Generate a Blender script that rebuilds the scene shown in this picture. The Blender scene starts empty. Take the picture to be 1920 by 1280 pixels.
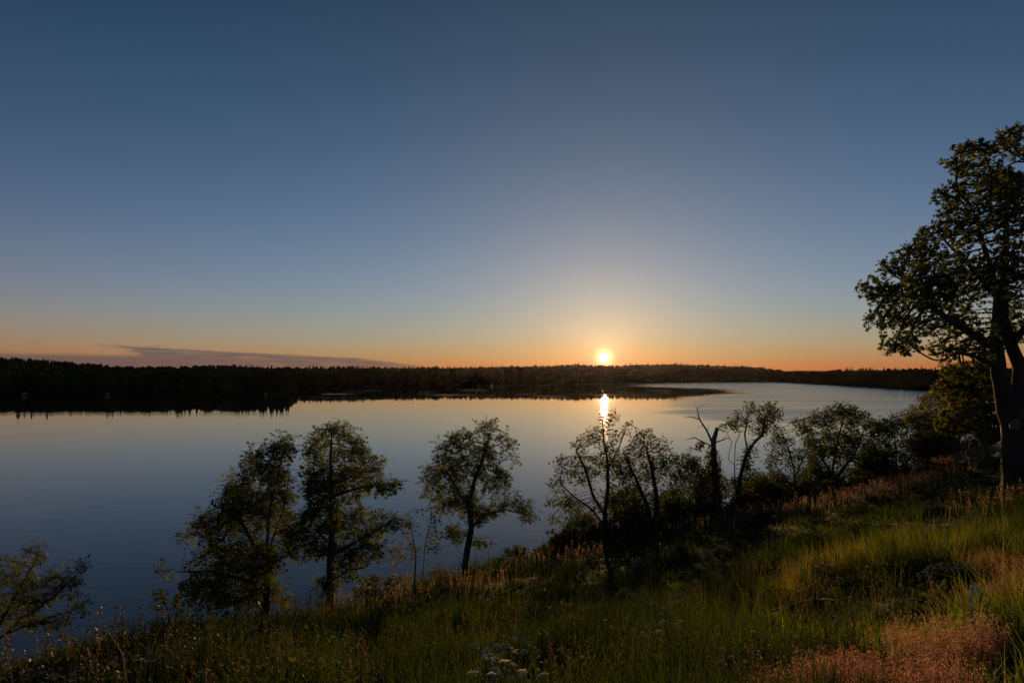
import bpy, bmesh, math, random
import numpy as np
from mathutils import Vector, Matrix

# ------------------------------------------------------------------ camera
F = 1280.0            # focal length in photo pixels (1920 wide)
HX, HY = 960.0, 707.0 # horizon row in the photo
WATER_Z = -20.0
SC = bpy.context.scene
COL = SC.collection
cam_data = bpy.data.cameras.new('camera')
cam = bpy.data.objects.new('camera', cam_data)
COL.objects.link(cam)
cam.location = (0, 0, 0)
cam.rotation_euler = (math.radians(90), 0, 0)
cam_data.sensor_width = 36.0
cam_data.lens = 36.0 * F / 1920.0
cam_data.shift_y = (HY - 640.0) / 1920.0
cam_data.clip_start = 0.1
cam_data.clip_end = 60000
SC.camera = cam

# ------------------------------------------------------------------ sun + sky
SUN_PX, SUN_PY = 1133.0, 670.5
sun_dir = Vector(((SUN_PX - HX) / F, 1.0, (HY - SUN_PY) / F)).normalized()
SUN_EL = math.asin(sun_dir.z)
SUN_AZ = math.atan2(sun_dir.x, sun_dir.y)      # clockwise from +Y
sl = bpy.data.lights.new('sun', 'SUN')
sl.energy = 5.0
sl.angle = math.radians(0.53)
sl.color = (1.0, 0.60, 0.29)
so = bpy.data.objects.new('sun', sl)
COL.objects.link(so)
so.location = (30, 200, 60)
so.rotation_euler = (-sun_dir).to_track_quat('-Z', 'Y').to_euler()

SC.view_settings.view_transform = 'Standard'
SC.view_settings.look = 'None'
SC.view_settings.gamma = 1.0
SC.view_settings.use_curve_mapping = False
SC.view_settings.exposure = 0.0

world = bpy.data.worlds.new('World')
SC.world = world
world.use_nodes = True
wn, wl = world.node_tree.nodes, world.node_tree.links
wn.clear()

class NT:
    """tiny node helper"""
    def __init__(s, tree): s.n, s.l = tree.nodes, tree.links
    def node(s, t, **kw):
        nd = s.n.new(t)
        for k, v in kw.items(): setattr(nd, k, v)
        return nd
    def put(s, sock, v):
        if hasattr(v, 'is_linked') or isinstance(v, bpy.types.NodeSocket): s.l.new(v, sock)
        else: sock.default_value = v
    def math(s, op, a, b=None, c=None, clamp=False):
        nd = s.n.new('ShaderNodeMath'); nd.operation = op; nd.use_clamp = clamp
        for i, v in enumerate((a, b, c)):
            if v is not None: s.put(nd.inputs[i], v)
        return nd.outputs[0]
    def vmath(s, op, a, b=None):
        nd = s.n.new('ShaderNodeVectorMath'); nd.operation = op
        s.put(nd.inputs[0], a)
        if b is not None: s.put(nd.inputs[1], b)
        return nd.outputs['Value' if op in ('DOT_PRODUCT', 'LENGTH') else 'Vector']
    def mix(s, fac, a, b, blend='MIX'):
        nd = s.n.new('ShaderNodeMix'); nd.data_type = 'RGBA'; nd.blend_type = blend
        s.put(nd.inputs[0], fac); s.put(nd.inputs[6], a); s.put(nd.inputs[7], b)
        return nd.outputs[2]
    def ramp(s, v, stops, interp='LINEAR'):
        nd = s.n.new('ShaderNodeValToRGB'); nd.color_ramp.interpolation = interp
        e = nd.color_ramp.elements
        while len(e) > 1: e.remove(e[-1])
        e[0].position = stops[0][0]; e[0].color = (*stops[0][1], 1)
        for p, c in stops[1:]:
            x = e.new(p); x.color = (*c, 1)
        s.put(nd.inputs[0], v); return nd.outputs[0]
    def noise(s, vec, scale, detail=3.0, rough=0.5, dim='3D'):
        nd = s.n.new('ShaderNodeTexNoise'); nd.noise_dimensions = dim
        nd.inputs['Scale'].default_value = scale; nd.inputs['Detail'].default_value = detail
        nd.inputs['Roughness'].default_value = rough
        if vec is not None: s.put(nd.inputs['Vector'], vec)
        return nd.outputs['Fac']
    def remap(s, v, a, b, c=0.0, d=1.0, smooth=False):
        nd = s.n.new('ShaderNodeMapRange'); nd.interpolation_type = 'SMOOTHSTEP' if smooth else 'LINEAR'
        for i, q in enumerate((v, a, b, c, d)): s.put(nd.inputs[i], q)
        return nd.outputs[0]
    def comb(s, x, y, z):
        nd = s.n.new('ShaderNodeCombineXYZ')
        for i, q in enumerate((x, y, z)): s.put(nd.inputs[i], q)
        return nd.outputs[0]

W = NT(world.node_tree)
sky = W.node('ShaderNodeTexSky', sky_type='NISHITA')
sky.sun_disc = False
sky.sun_elevation = SUN_EL
sky.sun_rotation = SUN_AZ
sky.altitude = 60
sky.air_density = 1.0
sky.dust_density = 0.0
sky.ozone_density = 3.0
tc = W.node('ShaderNodeTexCoord')
DIR = W.vmath('NORMALIZE', tc.outputs['Generated'])
sep = W.node('ShaderNodeSeparateXYZ'); W.put(sep.inputs[0], DIR)
EL = W.math('MULTIPLY', W.math('ARCSINE', sep.outputs[2]), 57.29578)
AZ = W.math('MULTIPLY', W.math('ARCTAN2', sep.outputs[0], sep.outputs[1]), 57.29578)
# angle from the sun, in degrees: disc and the aureole round it
dotp = W.math('MINIMUM', W.vmath('DOT_PRODUCT', DIR, tuple(sun_dir)), 1.0)
ANG = W.math('MULTIPLY', W.math('ARCCOSINE', dotp), 57.29578)
def wexp(v, scale):
    return W.math('EXPONENT', W.math('MULTIPLY', v, -1.0 / scale))
def wcol(fac, col):
    return W.vmath('MULTIPLY', W.comb(fac, fac, fac), col)
def wadd(*vs):
    r = vs[0]
    for v in vs[1:]: r = W.vmath('ADD', r, v)
    return r
ELP = W.math('MAXIMUM', EL, 0.0)
SKY_K = 0.10                                   # strength of the sky texture
base = wcol(SKY_K, (1, 1, 1))
nish = W.vmath('MULTIPLY', sky.outputs[0], base)
e13 = wexp(ELP, 13.0)
gain = wadd(wcol(W.remap(ELP, 8, 40, 1.0, 0.66, True), (0.72, 1.08, 1.04)), wcol(e13, (0.34, 0.78, 1.22)))
col = wadd(W.vmath('MULTIPLY', nish, gain),
           wcol(wexp(ELP, 7.0), (0.275, 0.020, 0.03)),          # red afterglow low over the hills
           wcol(wexp(ANG, 1.2), (0.14, 0.16, 0.16)),        # aureole round the sun
           wcol(wexp(ANG, 3.5), (0.44, 0.235, 0.09)),
           wcol(wexp(ANG, 9.0), (0.37, 0.215, 0.03)))
ext = W.vmath('SUBTRACT', (1, 1, 1), wcol(wexp(ELP, 2.2), (0.27, 0.78, 0.72)))
col = W.vmath('MULTIPLY', col, ext)
# a thin bank of cloud low over the hills, left of the sun
cw = W.noise(W.comb(W.math('MULTIPLY', AZ, 0.35), W.math('MULTIPLY', EL, 2.2), 3.1), 1.0, 5.0, 0.6)
cf = W.noise(W.comb(W.math('MULTIPLY', AZ, 1.6), W.math('MULTIPLY', EL, 5.0), 7.7), 1.0, 4.0, 0.6)
wob = W.math('ADD', W.math('MULTIPLY', W.math('SUBTRACT', cw, 0.5), 0.55), W.math('MULTIPLY', W.math('SUBTRACT', cf, 0.5), 0.16))
top_a = W.math('ADD', W.remap(AZ, -31.0, -13.0, 2.42, 1.66), W.remap(AZ, -13.0, -5.6, 0.0, -0.86))                   # long wedge, falling towards the sun
notch = W.math('MULTIPLY', W.remap(EL, 1.2, 2.4, -3.4, 0.6), 1.0)      # ragged blunt end: farthest left at its top
left_a = W.remap(W.math('ADD', AZ, W.math('ADD', notch, W.math('MULTIPLY', wob, 9.0))), -31.6, -29.4, 0.0, 1.0, True)
m_a = W.math('MULTIPLY', W.remap(W.math('SUBTRACT', W.math('ADD', top_a, W.math('MULTIPLY', wob, 0.42)), EL), 0.0, 0.16, 0, 1, True),
             W.math('MULTIPLY', left_a, W.remap(AZ, -9.5, -5.6, 1.0, 0.0, True)))
cs = W.noise(W.comb(W.math('MULTIPLY', AZ, 0.5), W.math('MULTIPLY', EL, 9.0), 1.7), 1.0, 5.0, 0.62)
m_a = W.math('MULTIPLY', m_a, W.remap(cs, 0.34, 0.60, 0.55, 1.0))
top_b = W.math('ADD', 1.78, W.math('MULTIPLY', wob, 0.5))
m_b = W.math('MULTIPLY', W.remap(W.math('SUBTRACT', top_b, EL), 0.0, 0.40, 0, 0.9, True), W.remap(AZ, -27.0, -10.0, 1.0, 0.0, True))
streak = W.math('MULTIPLY', W.remap(cw, 0.56, 0.74, 0, 0.5, True), W.math('MULTIPLY', W.remap(EL, 2.9, 2.2, 0, 1, True), W.remap(AZ, -30.0, -14.0, 1.0, 0.0, True)))
cm = W.math('MAXIMUM', W.math('MAXIMUM', m_a, m_b), streak)
cloud_col = wadd(W.vmath('MULTIPLY', col, (0.16, 0.17, 0.22)), wcol(1.0, (0.070, 0.063, 0.072)))
col = W.mix(W.math('MULTIPLY', cm, 0.97), col, cloud_col)
disc = W.math('MULTIPLY', W.math('LESS_THAN', ANG, 0.30), 40.0)
core = W.math('MULTIPLY', wexp(ANG, 0.25), 8.0)
col = wadd(col, wcol(disc, (1.0, 0.8, 0.5)), wcol(core, (1.0, 0.60, 0.22)))
bg_cols = col
bg = W.node('ShaderNodeBackground')
W.put(bg.inputs[0], bg_cols); bg.inputs[1].default_value = 1.0
out = W.node('ShaderNodeOutputWorld')
wl.new(bg.outputs[0], out.inputs[0])

# ------------------------------------------------------------------ helpers
RNG = np.random.default_rng(7)
random.seed(7)

def P(px, py, d):
    """photo pixel + depth along the view (metres) -> world point"""
    return np.array([(px - HX) / F * d, d, -(py - HY) / F * d])

def link(o, parent=None):
    COL.objects.link(o)
    if parent is not None: o.parent = parent
    return o

def tag(o, label=None, cat=None, group=None, kind=None):
    if label: o['label'] = label
    if cat: o['category'] = cat
    if group: o['group'] = group
    if kind: o['kind'] = kind
    return o

def mesh_np(name, V, Fc, mats, smooth=True, col=None, mat_idx=None):
    """V (n,3); Fc list of face arrays, each (m,k) for k-gons"""
    if not isinstance(Fc, (list, tuple)): Fc = [Fc]
    Fc = [np.asarray(f, dtype=np.int32) for f in Fc if len(f)]
    me = bpy.data.meshes.new(name)
    V = np.asarray(V, dtype=np.float32)
    me.vertices.add(len(V)); me.vertices.foreach_set('co', V.ravel())
    tot = np.concatenate([np.full(len(f), f.shape[1], np.int32) for f in Fc])
    idx = np.concatenate([f.ravel() for f in Fc])
    st = np.concatenate([[0], np.cumsum(tot)[:-1]]).astype(np.int32)
    me.loops.add(len(idx)); me.loops.foreach_set('vertex_index', idx)
    me.polygons.add(len(tot)); me.polygons.foreach_set('loop_start', st); me.polygons.foreach_set('loop_total', tot)
    me.polygons.foreach_set('use_smooth', np.full(len(tot), bool(smooth)))
    if mat_idx is not None: me.polygons.foreach_set('material_index', np.asarray(mat_idx, np.int32))
    for m in (mats if isinstance(mats, (list, tuple)) else [mats]): me.materials.append(m)
    if col is not None:
        at = me.color_attributes.new('tint', 'FLOAT_COLOR', 'POINT')
        c = np.ones((len(V), 4), np.float32); c[:, :3] = col
        at.data.foreach_set('color', c.ravel())
    me.update(calc_edges=True); me.validate()
    return me

def mobj(name, me, parent=None):
    return link(bpy.data.objects.new(name, me), parent)

def empty(name, loc, label, cat, group=None):
    o = bpy.data.objects.new(name, None); o.empty_display_size = 0.3
    o.location = loc; link(o); tag(o, label, cat, group); return o

def hash2(i, j, s):
    h = (i * 374761393 + j * 668265263 + s * 1274126177) & 0xffffffff
    h = ((h ^ (h >> 13)) * 1274126177) & 0xffffffff
    return ((h ^ (h >> 16)) & 0xffff) / 65535.0
def vnoise(x, y, s=0):
    x = np.asarray(x, float); y = np.asarray(y, float)
    i = np.floor(x).astype(np.int64); j = np.floor(y).astype(np.int64)
    u = x - i; v = y - j; u = u*u*(3-2*u); v = v*v*(3-2*v)
    a = hash2(i, j, s); b = hash2(i+1, j, s); c = hash2(i, j+1, s); d = hash2(i+1, j+1, s)
    return (a*(1-u)+b*u)*(1-v) + (c*(1-u)+d*u)*v
def fbm(x, y, s=0, o=4):
    r = 0; a = 0.5; t = 0
    for k in range(o):
        r = r + a*vnoise(x*2**k, y*2**k, s+k*17); t += a; a *= 0.5
    return r/t
def sstep(a, b, x):
    t = np.clip((x-a)/(b-a), 0, 1); return t*t*(3-2*t)

def mat(name):
    m = bpy.data.materials.new(name); m.use_nodes = True
    m.node_tree.nodes.clear(); n = NT(m.node_tree)
    o = n.node('ShaderNodeOutputMaterial')
    return m, n, o

# ------------------------------------------------------------------ materials
def leaf_mat(name, cols, trans=0.45, gloss=0.10, tcol=(1.25, 1.15, 0.5)):
    """foliage: diffuse + light through the leaf; colour varies leaf by leaf (tint attribute)"""
    m, n, o = mat(name)
    at = n.node('ShaderNodeAttribute', attribute_name='tint')
    sp = n.node('ShaderNodeSeparateColor'); n.put(sp.inputs[0], at.outputs['Color'])
    c = n.ramp(sp.outputs[0], [(i/(len(cols)-1), k) for i, k in enumerate(cols)])
    br = n.math('MULTIPLY_ADD', sp.outputs[1], 0.8, 0.6)
    c = n.vmath('MULTIPLY', c, n.comb(br, br, br))
    d = n.node('ShaderNodeBsdfDiffuse'); n.put(d.inputs[0], c)
    t = n.node('ShaderNodeBsdfTranslucent'); n.put(t.inputs[0], n.vmath('MULTIPLY', c, tcol))
    mx = n.node('ShaderNodeMixShader'); mx.inputs[0].default_value = trans
    n.l.new(d.outputs[0], mx.inputs[1]); n.l.new(t.outputs[0], mx.inputs[2])
    g = n.node('ShaderNodeBsdfGlossy'); g.inputs['Roughness'].default_value = 0.62
    g.inputs[0].default_value = (0.8, 0.8, 0.8, 1)
    fr = n.node('ShaderNodeFresnel'); fr.inputs[0].default_value = 1.4
    m2 = n.node('ShaderNodeMixShader'); n.put(m2.inputs[0], n.math('MULTIPLY', fr.outputs[0], gloss*1.2))
    n.l.new(mx.outputs[0], m2.inputs[1]); n.l.new(g.outputs[0], m2.inputs[2])
    n.l.new(m2.outputs[0], o.inputs[0]); return m

def bark_mat(name, c1, c2, scale=6.0, bump=0.6):
    m, n, o = mat(name)
    g = n.node('ShaderNodeTexCoord')
    v = n.vmath('MULTIPLY', g.outputs['Object'], (1, 1, 0.22))
    a = n.noise(v, scale*2.2, 5, 0.65); b = n.noise(g.outputs['Object'], scale*0.35, 3, 0.6)
    c = n.mix(n.remap(a, 0.35, 0.68, 0, 1), (*c1, 1), (*c2, 1))
    c = n.mix(n.remap(b, 0.52, 0.70, 0, 0.5), c, (0.09, 0.10, 0.06, 1))
    p = n.node('ShaderNodeBsdfPrincipled'); n.put(p.inputs['Base Color'], c); p.inputs['Roughness'].default_value = 0.9
    bp = n.node('ShaderNodeBump'); bp.inputs['Strength'].default_value = bump; bp.inputs['Distance'].default_value = 0.05
    n.put(bp.inputs['Height'], a); n.l.new(bp.outputs[0], p.inputs['Normal'])
    n.l.new(p.outputs[0], o.inputs[0]); return m

def flat_mat(name, c, rough=0.8, var=0.25, scale=8.0):
    m, n, o = mat(name)
    g = n.node('ShaderNodeTexCoord')
    a = n.noise(g.outputs['Object'], scale, 4, 0.6)
    k = n.remap(a, 0.25, 0.75, 1-var, 1+var)
    p = n.node('ShaderNodeBsdfPrincipled'); n.put(p.inputs['Base Color'], n.vmath('MULTIPLY', c, n.comb(k, k, k)))
    p.inputs['Roughness'].default_value = rough; p.inputs['Specular IOR Level'].default_value = 0.5 if rough < 0.75 else 0.1
    n.l.new(p.outputs[0], o.inputs[0]); return m

M_ASH = leaf_mat('ash leaf', [(0.030, 0.050, 0.014), (0.055, 0.085, 0.018), (0.090, 0.110, 0.022), (0.13, 0.125, 0.030)], trans=0.48, gloss=0.04, tcol=(1.4, 1.15, 0.45))
M_MAPLE = leaf_mat('maple leaf', [(0.030, 0.050, 0.014), (0.055, 0.085, 0.018), (0.095, 0.115, 0.020), (0.15, 0.13, 0.022)])
M_BUSH = leaf_mat('shrub leaf', [(0.022, 0.040, 0.011), (0.040, 0.064, 0.015), (0.075, 0.078, 0.020), (0.13, 0.085, 0.035)], gloss=0.03)
M_GRASS = leaf_mat('grass blade', [(0.012, 0.024, 0.006), (0.024, 0.044, 0.009), (0.045, 0.066, 0.012), (0.095, 0.085, 0.026)], trans=0.5, gloss=0.02, tcol=(1.4, 1.25, 0.5))
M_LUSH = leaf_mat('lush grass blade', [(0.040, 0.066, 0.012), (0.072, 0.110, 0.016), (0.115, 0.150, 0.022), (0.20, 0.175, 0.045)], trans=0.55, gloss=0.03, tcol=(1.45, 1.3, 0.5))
M_DRY = leaf_mat('dry grass', [(0.26, 0.13, 0.10), (0.36, 0.19, 0.14), (0.38, 0.24, 0.15), (0.42, 0.31, 0.18)], trans=0.45, gloss=0.02, tcol=(1.1, 1.0, 0.8))
M_FOREST = leaf_mat('far forest', [(0.014, 0.022, 0.009), (0.020, 0.030, 0.010), (0.030, 0.040, 0.013), (0.042, 0.050, 0.016)], trans=0.0, gloss=0.0)
M_BARK = bark_mat('grey brown bark', (0.045, 0.036, 0.028), (0.12, 0.10, 0.08))
M_BARK_OLD = bark_mat('furrowed old bark', (0.016, 0.013, 0.010), (0.062, 0.052, 0.042), 3.2, 1.0)
M_DEAD = bark_mat('bare dead wood', (0.07, 0.058, 0.048), (0.20, 0.17, 0.14))
M_STEM = flat_mat('green stem', (0.09, 0.11, 0.035))
M_PETAL = flat_mat('white petal', (0.56, 0.47, 0.32), var=0.1, scale=30)
M_YELLOW = flat_mat('yellow floret', (0.65, 0.42, 0.05), var=0.15, scale=30)

# ------------------------------------------------------------------ lake
def water_mat():
    m, n, o = mat('lake water')
    g = n.node('ShaderNodeNewGeometry'); pos = g.outputs['Position']
    sp = n.node('ShaderNodeSeparateXYZ'); n.put(sp.inputs[0], pos)
    X, Y = sp.outputs[0], sp.outputs[1]
    # wind: where the breeze ruffles the lake (long cat's paws, a broad one over the right-hand bay)
    big = n.noise(n.vmath('MULTIPLY', pos, (0.0016, 0.0050, 0)), 1.0, 3, 0.55)
    med = n.noise(n.vmath('MULTIPLY', pos, (0.0035, 0.020, 0)), 1.0, 3, 0.6)
    # wind reaches the bay on the right; its edge bends to and fro with distance
    U = n.math('DIVIDE', X, n.math('MAXIMUM', Y, 50.0))
    u0 = n.ramp(n.math('DIVIDE', Y, 2600.0), [(0.0, (0.60,)*3), (0.105, (0.55,)*3), (0.122, (0.26,)*3), (0.150, (0.20,)*3), (0.20, (0.21,)*3), (0.27, (0.25,)*3), (0.33, (0.30,)*3), (0.44, (0.29,)*3), (0.51, (0.21,)*3), (0.56, (0.165,)*3), (1.0, (0.16,)*3)])
    wob = n.math('ADD', n.math('MULTIPLY', n.math('SUBTRACT', big, 0.5), 0.10), n.math('MULTIPLY', n.math('SUBTRACT', med, 0.5), 0.10))
    bay = n.remap(n.math('ADD', n.math('SUBTRACT', U, u0), wob), -0.012, 0.075, 0.0, 1.0, True)
    paws = n.math('MULTIPLY', n.remap(med, 0.60, 0.72, 0.0, 0.5, True), n.remap(Y, 60.0, 500.0, 0.3, 1.0))
    far = n.math('MULTIPLY', n.remap(n.noise(n.vmath('MULTIPLY', pos, (0.011, 0.030, 0)), 1.0, 2, 0.5), 0.66, 0.70, 0.0, 1.0, True), n.remap(Y, 620.0, 760.0, 0.0, 1.0, True))
    wind = n.math('MAXIMUM', n.math('MAXIMUM', bay, far), n.math('MULTIPLY', paws, n.remap(big, 0.45, 0.6, 0.0, 1.0)))
    streak = n.remap(med, 0.38, 0.60, 0.55, 1.0)
    wind = n.math('MULTIPLY', wind, streak)
    p = n.node('ShaderNodeBsdfPrincipled')
    p.inputs['Base Color'].default_value = (0.038, 0.037, 0.026, 1)
    p.inputs['IOR'].default_value = 1.333
    n.put(p.inputs['Roughness'], n.math('MULTIPLY_ADD', wind, 0.20, 0.020))
    r1 = n.noise(n.vmath('MULTIPLY', pos, (1.5, 2.6, 0)), 1.0, 3, 0.55)
    r2 = n.noise(n.vmath('MULTIPLY', pos, (0.16, 0.40, 0)), 1.0, 3, 0.5)
    h = n.math('ADD', n.math('MULTIPLY', r1, 0.020), n.math('MULTIPLY', r2, 0.060))
    fade = n.ramp(n.math('DIVIDE', Y, 800.0), [(0.0, (1.0,)*3), (0.30, (0.75,)*3), (0.52, (0.45,)*3), (0.72, (0.10,)*3), (1.0, (0.06,)*3)])
    band = n.remap(n.noise(n.vmath('MULTIPLY', pos, (0.0022, 0.024, 0)), 1.0, 2, 0.5), 0.47, 0.60, 0.0, 1.0, True)
    # lanes of light air across the lake, where small waves break up the sun's mirror image
    Yw = n.math('ADD', Y, n.math('MULTIPLY', n.math('SUBTRACT', big, 0.5), 60.0))
    def lane(c, w): return n.math('EXPONENT', n.math('MULTIPLY', n.math('POWER', n.math('ABSOLUTE', n.math('DIVIDE', n.math('SUBTRACT', Yw, c), w)), 2.0), -1.0))
    lanes = n.math('MAXIMUM', n.math('MULTIPLY', band, 0.35), n.math('MAXIMUM', n.math('MULTIPLY', lane(372.0, 16.0), 0.9), lane(225.0, 30.0)))
    bp = n.node('ShaderNodeBump'); bp.inputs['Distance'].default_value = 1.0
    n.put(bp.inputs['Strength'], n.math('MULTIPLY', fade, n.math('ADD', n.math('MULTIPLY_ADD', wind, 0.6, 0.07), n.math('MAXIMUM', n.math('MULTIPLY', lanes, 0.50), n.remap(Y, 30.0, 190.0, 0.42, 0.0)))))
    n.put(bp.inputs['Height'], h); n.l.new(bp.outputs[0], p.inputs['Normal'])
    n.l.new(p.outputs[0], o.inputs[0]); return m

WS = 14000.0
wv = [(-WS, -WS, WATER_Z), (WS, -WS, WATER_Z), (WS, WS, WATER_Z), (-WS, WS, WATER_Z)]
lake = mobj('lake_water', mesh_np('lake_water', wv, [[(0, 1, 2, 3)]], water_mat()))
tag(lake, kind='structure', label='calm lake mirroring the sunset sky', cat='lake')

# ------------------------------------------------------------------ far shore
# pixel column -> depth of the shoreline / depth of the ridge / row of the ridge's tree tops
SHORE = np.array([(-1600, 420), (-600, 640), (0, 731), (150, 750), (300, 757), (500, 775), (540, 785), (552, 1180), (640, 1230), (760, 1300), (850, 1480), (1000, 1680),
                  (1160, 2050), (1300, 2480), (1450, 2840), (1500, 2200), (1600, 1500), (1700, 1113), (1770, 985), (2000, 760), (2600, 560), (3600, 430)], float)
RIDGE = np.array([(-1600, 1300, 668), (-600, 1700, 670), (0, 1900, 676), (60, 1950, 677), (140, 1950, 684), (250, 2000, 691), (310, 2000, 691), (430, 2150, 688), (520, 2100, 691), (640, 2300, 691),
                  (740, 2400, 691), (860, 2500, 690), (940, 2600, 688), (1000, 2700, 687), (1080, 2800, 685), (1133, 2900, 686.5), (1200, 3000, 684), (1270, 3100, 683),
                  (1340, 3200, 686), (1400, 3250, 687.5), (1440, 3200, 692), (1480, 2900, 699), (1530, 2600, 698), (1580, 2200, 695.5), (1620, 2000, 694), (1700, 1800, 694), (1770, 1700, 696), (2000, 1500, 690), (2600, 1200, 680), (3600, 1000, 670)], float)
TREE_H = 15.0
def shore_d(px): return np.interp(px, SHORE[:, 0], SHORE[:, 1])
def ridge(px):
    d = np.interp(px, RIDGE[:, 0], RIDGE[:, 1]); py = np.interp(px, RIDGE[:, 0], RIDGE[:, 2])
    return d, (HY - py) / F * d - TREE_H * 0.50
def land_z(px, d):
    """height of the far land at a pixel column and depth"""
    s = shore_d(px) * (1 + 0.03*(fbm(px/26.0, px*0+3, 5, 3) - 0.5))
    rd, rz = ridge(px)
    t = np.clip((d - s) / np.maximum(rd - s, 60), 0, 2.2)
    shelf = WATER_Z + 1.0 + 7.0*sstep(0, 0.22, t)
    up = shelf + (rz - shelf) * sstep(0.12, 1.0, t)
    up = np.where(t > 1, rz - (t-1)*45.0, up)
    up = up + (fbm(px/60.0, d/160.0, 9, 3) - 0.5) * 10.0 * sstep(0.1, 0.5, t) * (1 - 0.75*sstep(0.75, 1.0, t))
    return np.where(d < s, WATER_Z - 4.0 * np.clip((s-d)/40.0, 0.05, 1), up)

pxs = np.concatenate([np.linspace(-1600, -60, 90), np.arange(-50, 1990, 5.0), np.linspace(2000, 3600, 90)])
ts = np.concatenate([np.linspace(0.9, 1.05, 10), np.linspace(1.07, 2.0, 28), np.linspace(2.05, 4.2, 26)])
PX, TS = np.meshgrid(pxs, ts, indexing='ij')
Dg = shore_d(PX) * TS
Z = land_z(PX, Dg)
V = np.stack([(PX-HX)/F*Dg, Dg, Z], -1).reshape(-1, 3)
na, nb = PX.shape
ii = np.arange(na*nb).reshape(na, nb)
Q = np.stack([ii[:-1, :-1], ii[1:, :-1], ii[1:, 1:], ii[:-1, 1:]], -1).reshape(-1, 4)
M_HILL = flat_mat('wooded hillside soil', (0.022, 0.028, 0.012), 0.95, 0.4, 0.02)
tag(mobj('hills', mesh_np('hills', V, Q, M_HILL)), kind='structure', label='low wooded hills along the far shore', cat='hills')
# pale ridges much farther off, seen in the gap above the bay
px2 = np.linspace(1200, 2300, 130)
for k, (dd, rows, nm) in enumerate([(7000, [(1200, 706), (1380, 704), (1450, 697), (1490, 694.5), (1540, 695), (1600, 699), (1700, 693.5), (1800, 695), (2000, 700), (2300, 706)], 'distant_ridge')]):
    r = np.array(rows, float)
    zt = (HY - np.interp(px2, r[:, 0], r[:, 1]))/F*dd + (fbm(px2/9.0, px2*0, 3, 3)-0.5)*6
    rowsv = []
    for f, dz in ((0.9, None), (0.95, 0.5), (1.0, 1.0), (1.06, 0.9), (1.2, 0.3)):
        z = WATER_Z - 3 if dz is None else WATER_Z + (zt - WATER_Z)*dz
        rowsv.append(np.stack([(px2-HX)/F*dd*f, px2*0+dd*f, z + px2*0], -1))
    Vr = np.stack(rowsv, 1); na, nb = Vr.shape[:2]
    ii = np.arange(na*nb).reshape(na, nb)
    Q = np.stack([ii[:-1, :-1], ii[1:, :-1], ii[1:, 1:], ii[:-1, 1:]], -1).reshape(-1, 4)
    tag(mobj(nm, mesh_np(nm, Vr.reshape(-1, 3), Q, M_HILL)), kind='structure', label='pale ridge on the horizon beyond the bay', cat='hill')

def ico(sub):
    bm = bmesh.new(); bmesh.ops.create_icosphere(bm, subdivisions=sub, radius=1.0)
    v = np.array([x.co[:] for x in bm.verts]); f = np.array([[y.index for y in x.verts] for x in bm.faces]); bm.free()
    return v, f
ICO2, ICO1 = ico(2), ico(1)
def conifer_proto(r):
    vs, fs = [], []
    for z0, z1, rad in ((0.05, 0.62, 0.19), (0.42, 1.0, 0.115)):
        b = len(vs); n = 7
        for k in range(n):
            a = k/n*2*math.pi + r.random()*0.3; q = rad*(0.65 + 0.6*r.random())
            vs.append((q*math.cos(a), q*math.sin(a), z0 + r.random()*0.07))
        vs.append((0, 0, z1))
        fs += [(b+k, b+(k+1) % n, b+n) for k in range(n)]
    return np.array(vs), np.array(fs)
def broad_proto(r, ic):
    IV, IF = ic
    s = int(r.integers(1000))
    d = 0.72 + 0.6*fbm(IV[:, 0]*2.1+s, IV[:, 1]*2.1+IV[:, 2]*1.7, s, 3)
    v = IV*d[:, None]*np.array([0.36, 0.36, 0.47]) + np.array([0, 0, 0.52])
    return v, IF
r_ = np.random.default_rng(3)
PROT_C = [conifer_proto(r_) for _ in range(6)]; PROT_B = [broad_proto(r_, ICO2) for _ in range(6)]; PROT_S = [broad_proto(r_, ICO1) for _ in range(6)]
def scatter_forest(name, N, t_lo, t_hi, power, label, px_lo=-60, px_hi=1980, seed=1, conif=0.55, hk=1.0, fine=True):
    r = np.random.default_rng(seed)
    px = r.uniform(px_lo, px_hi, N); t = t_lo + (t_hi-t_lo)*r.random(N)**power
    s = shore_d(px); rd, _ = ridge(px)
    d = s + (rd - s)*t
    z = land_z(px, d); ok = z > WATER_Z + 0.3
    px, d, z = px[ok], d[ok], z[ok]
    kind = fbm(px/45.0, d/150.0, 21, 3) + (r.random(len(px))-0.5)*0.35 < conif - 0.05
    Vs, Fs, Cs, off = [], [], [], 0
    for i in range(len(px)):
        c = bool(kind[i]); pv, pf = (PROT_C if c else PROT_B if fine else PROT_S)[r.integers(6)]
        h = (r.uniform(11, 21) if c else r.uniform(9, 17))*hk; w = h*r.uniform(0.8, 1.25)*(1.0 if c else 1.1)
        a = r.random()*6.28; ca, sa = math.cos(a)*w, math.sin(a)*w
        v = np.empty_like(pv); v[:, 0] = pv[:, 0]*ca - pv[:, 1]*sa + (px[i]-HX)/F*d[i]
        v[:, 1] = pv[:, 0]*sa + pv[:, 1]*ca + d[i]; v[:, 2] = pv[:, 2]*h + z[i] - 0.6
        Vs.append(v); Fs.append(pf+off); off += len(v)
        q = np.empty((len(v), 3)); q[:, 0] = r.random()*0.5 + (0.0 if c else 0.35); q[:, 1] = 0.3+0.5*r.random(); q[:, 2] = 0
        Cs.append(q)
    o = mobj(name, mesh_np(name, np.concatenate(Vs), np.concatenate(Fs), M_FOREST, False, np.concatenate(Cs)))
    tag(o, label, 'forest', kind='stuff')
scatter_forest('shore_forest', 3600, 0.012, 0.30, 1.6, 'dark mixed forest lining the far shore of the lake', seed=11, conif=0.5, hk=1.32)
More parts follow.
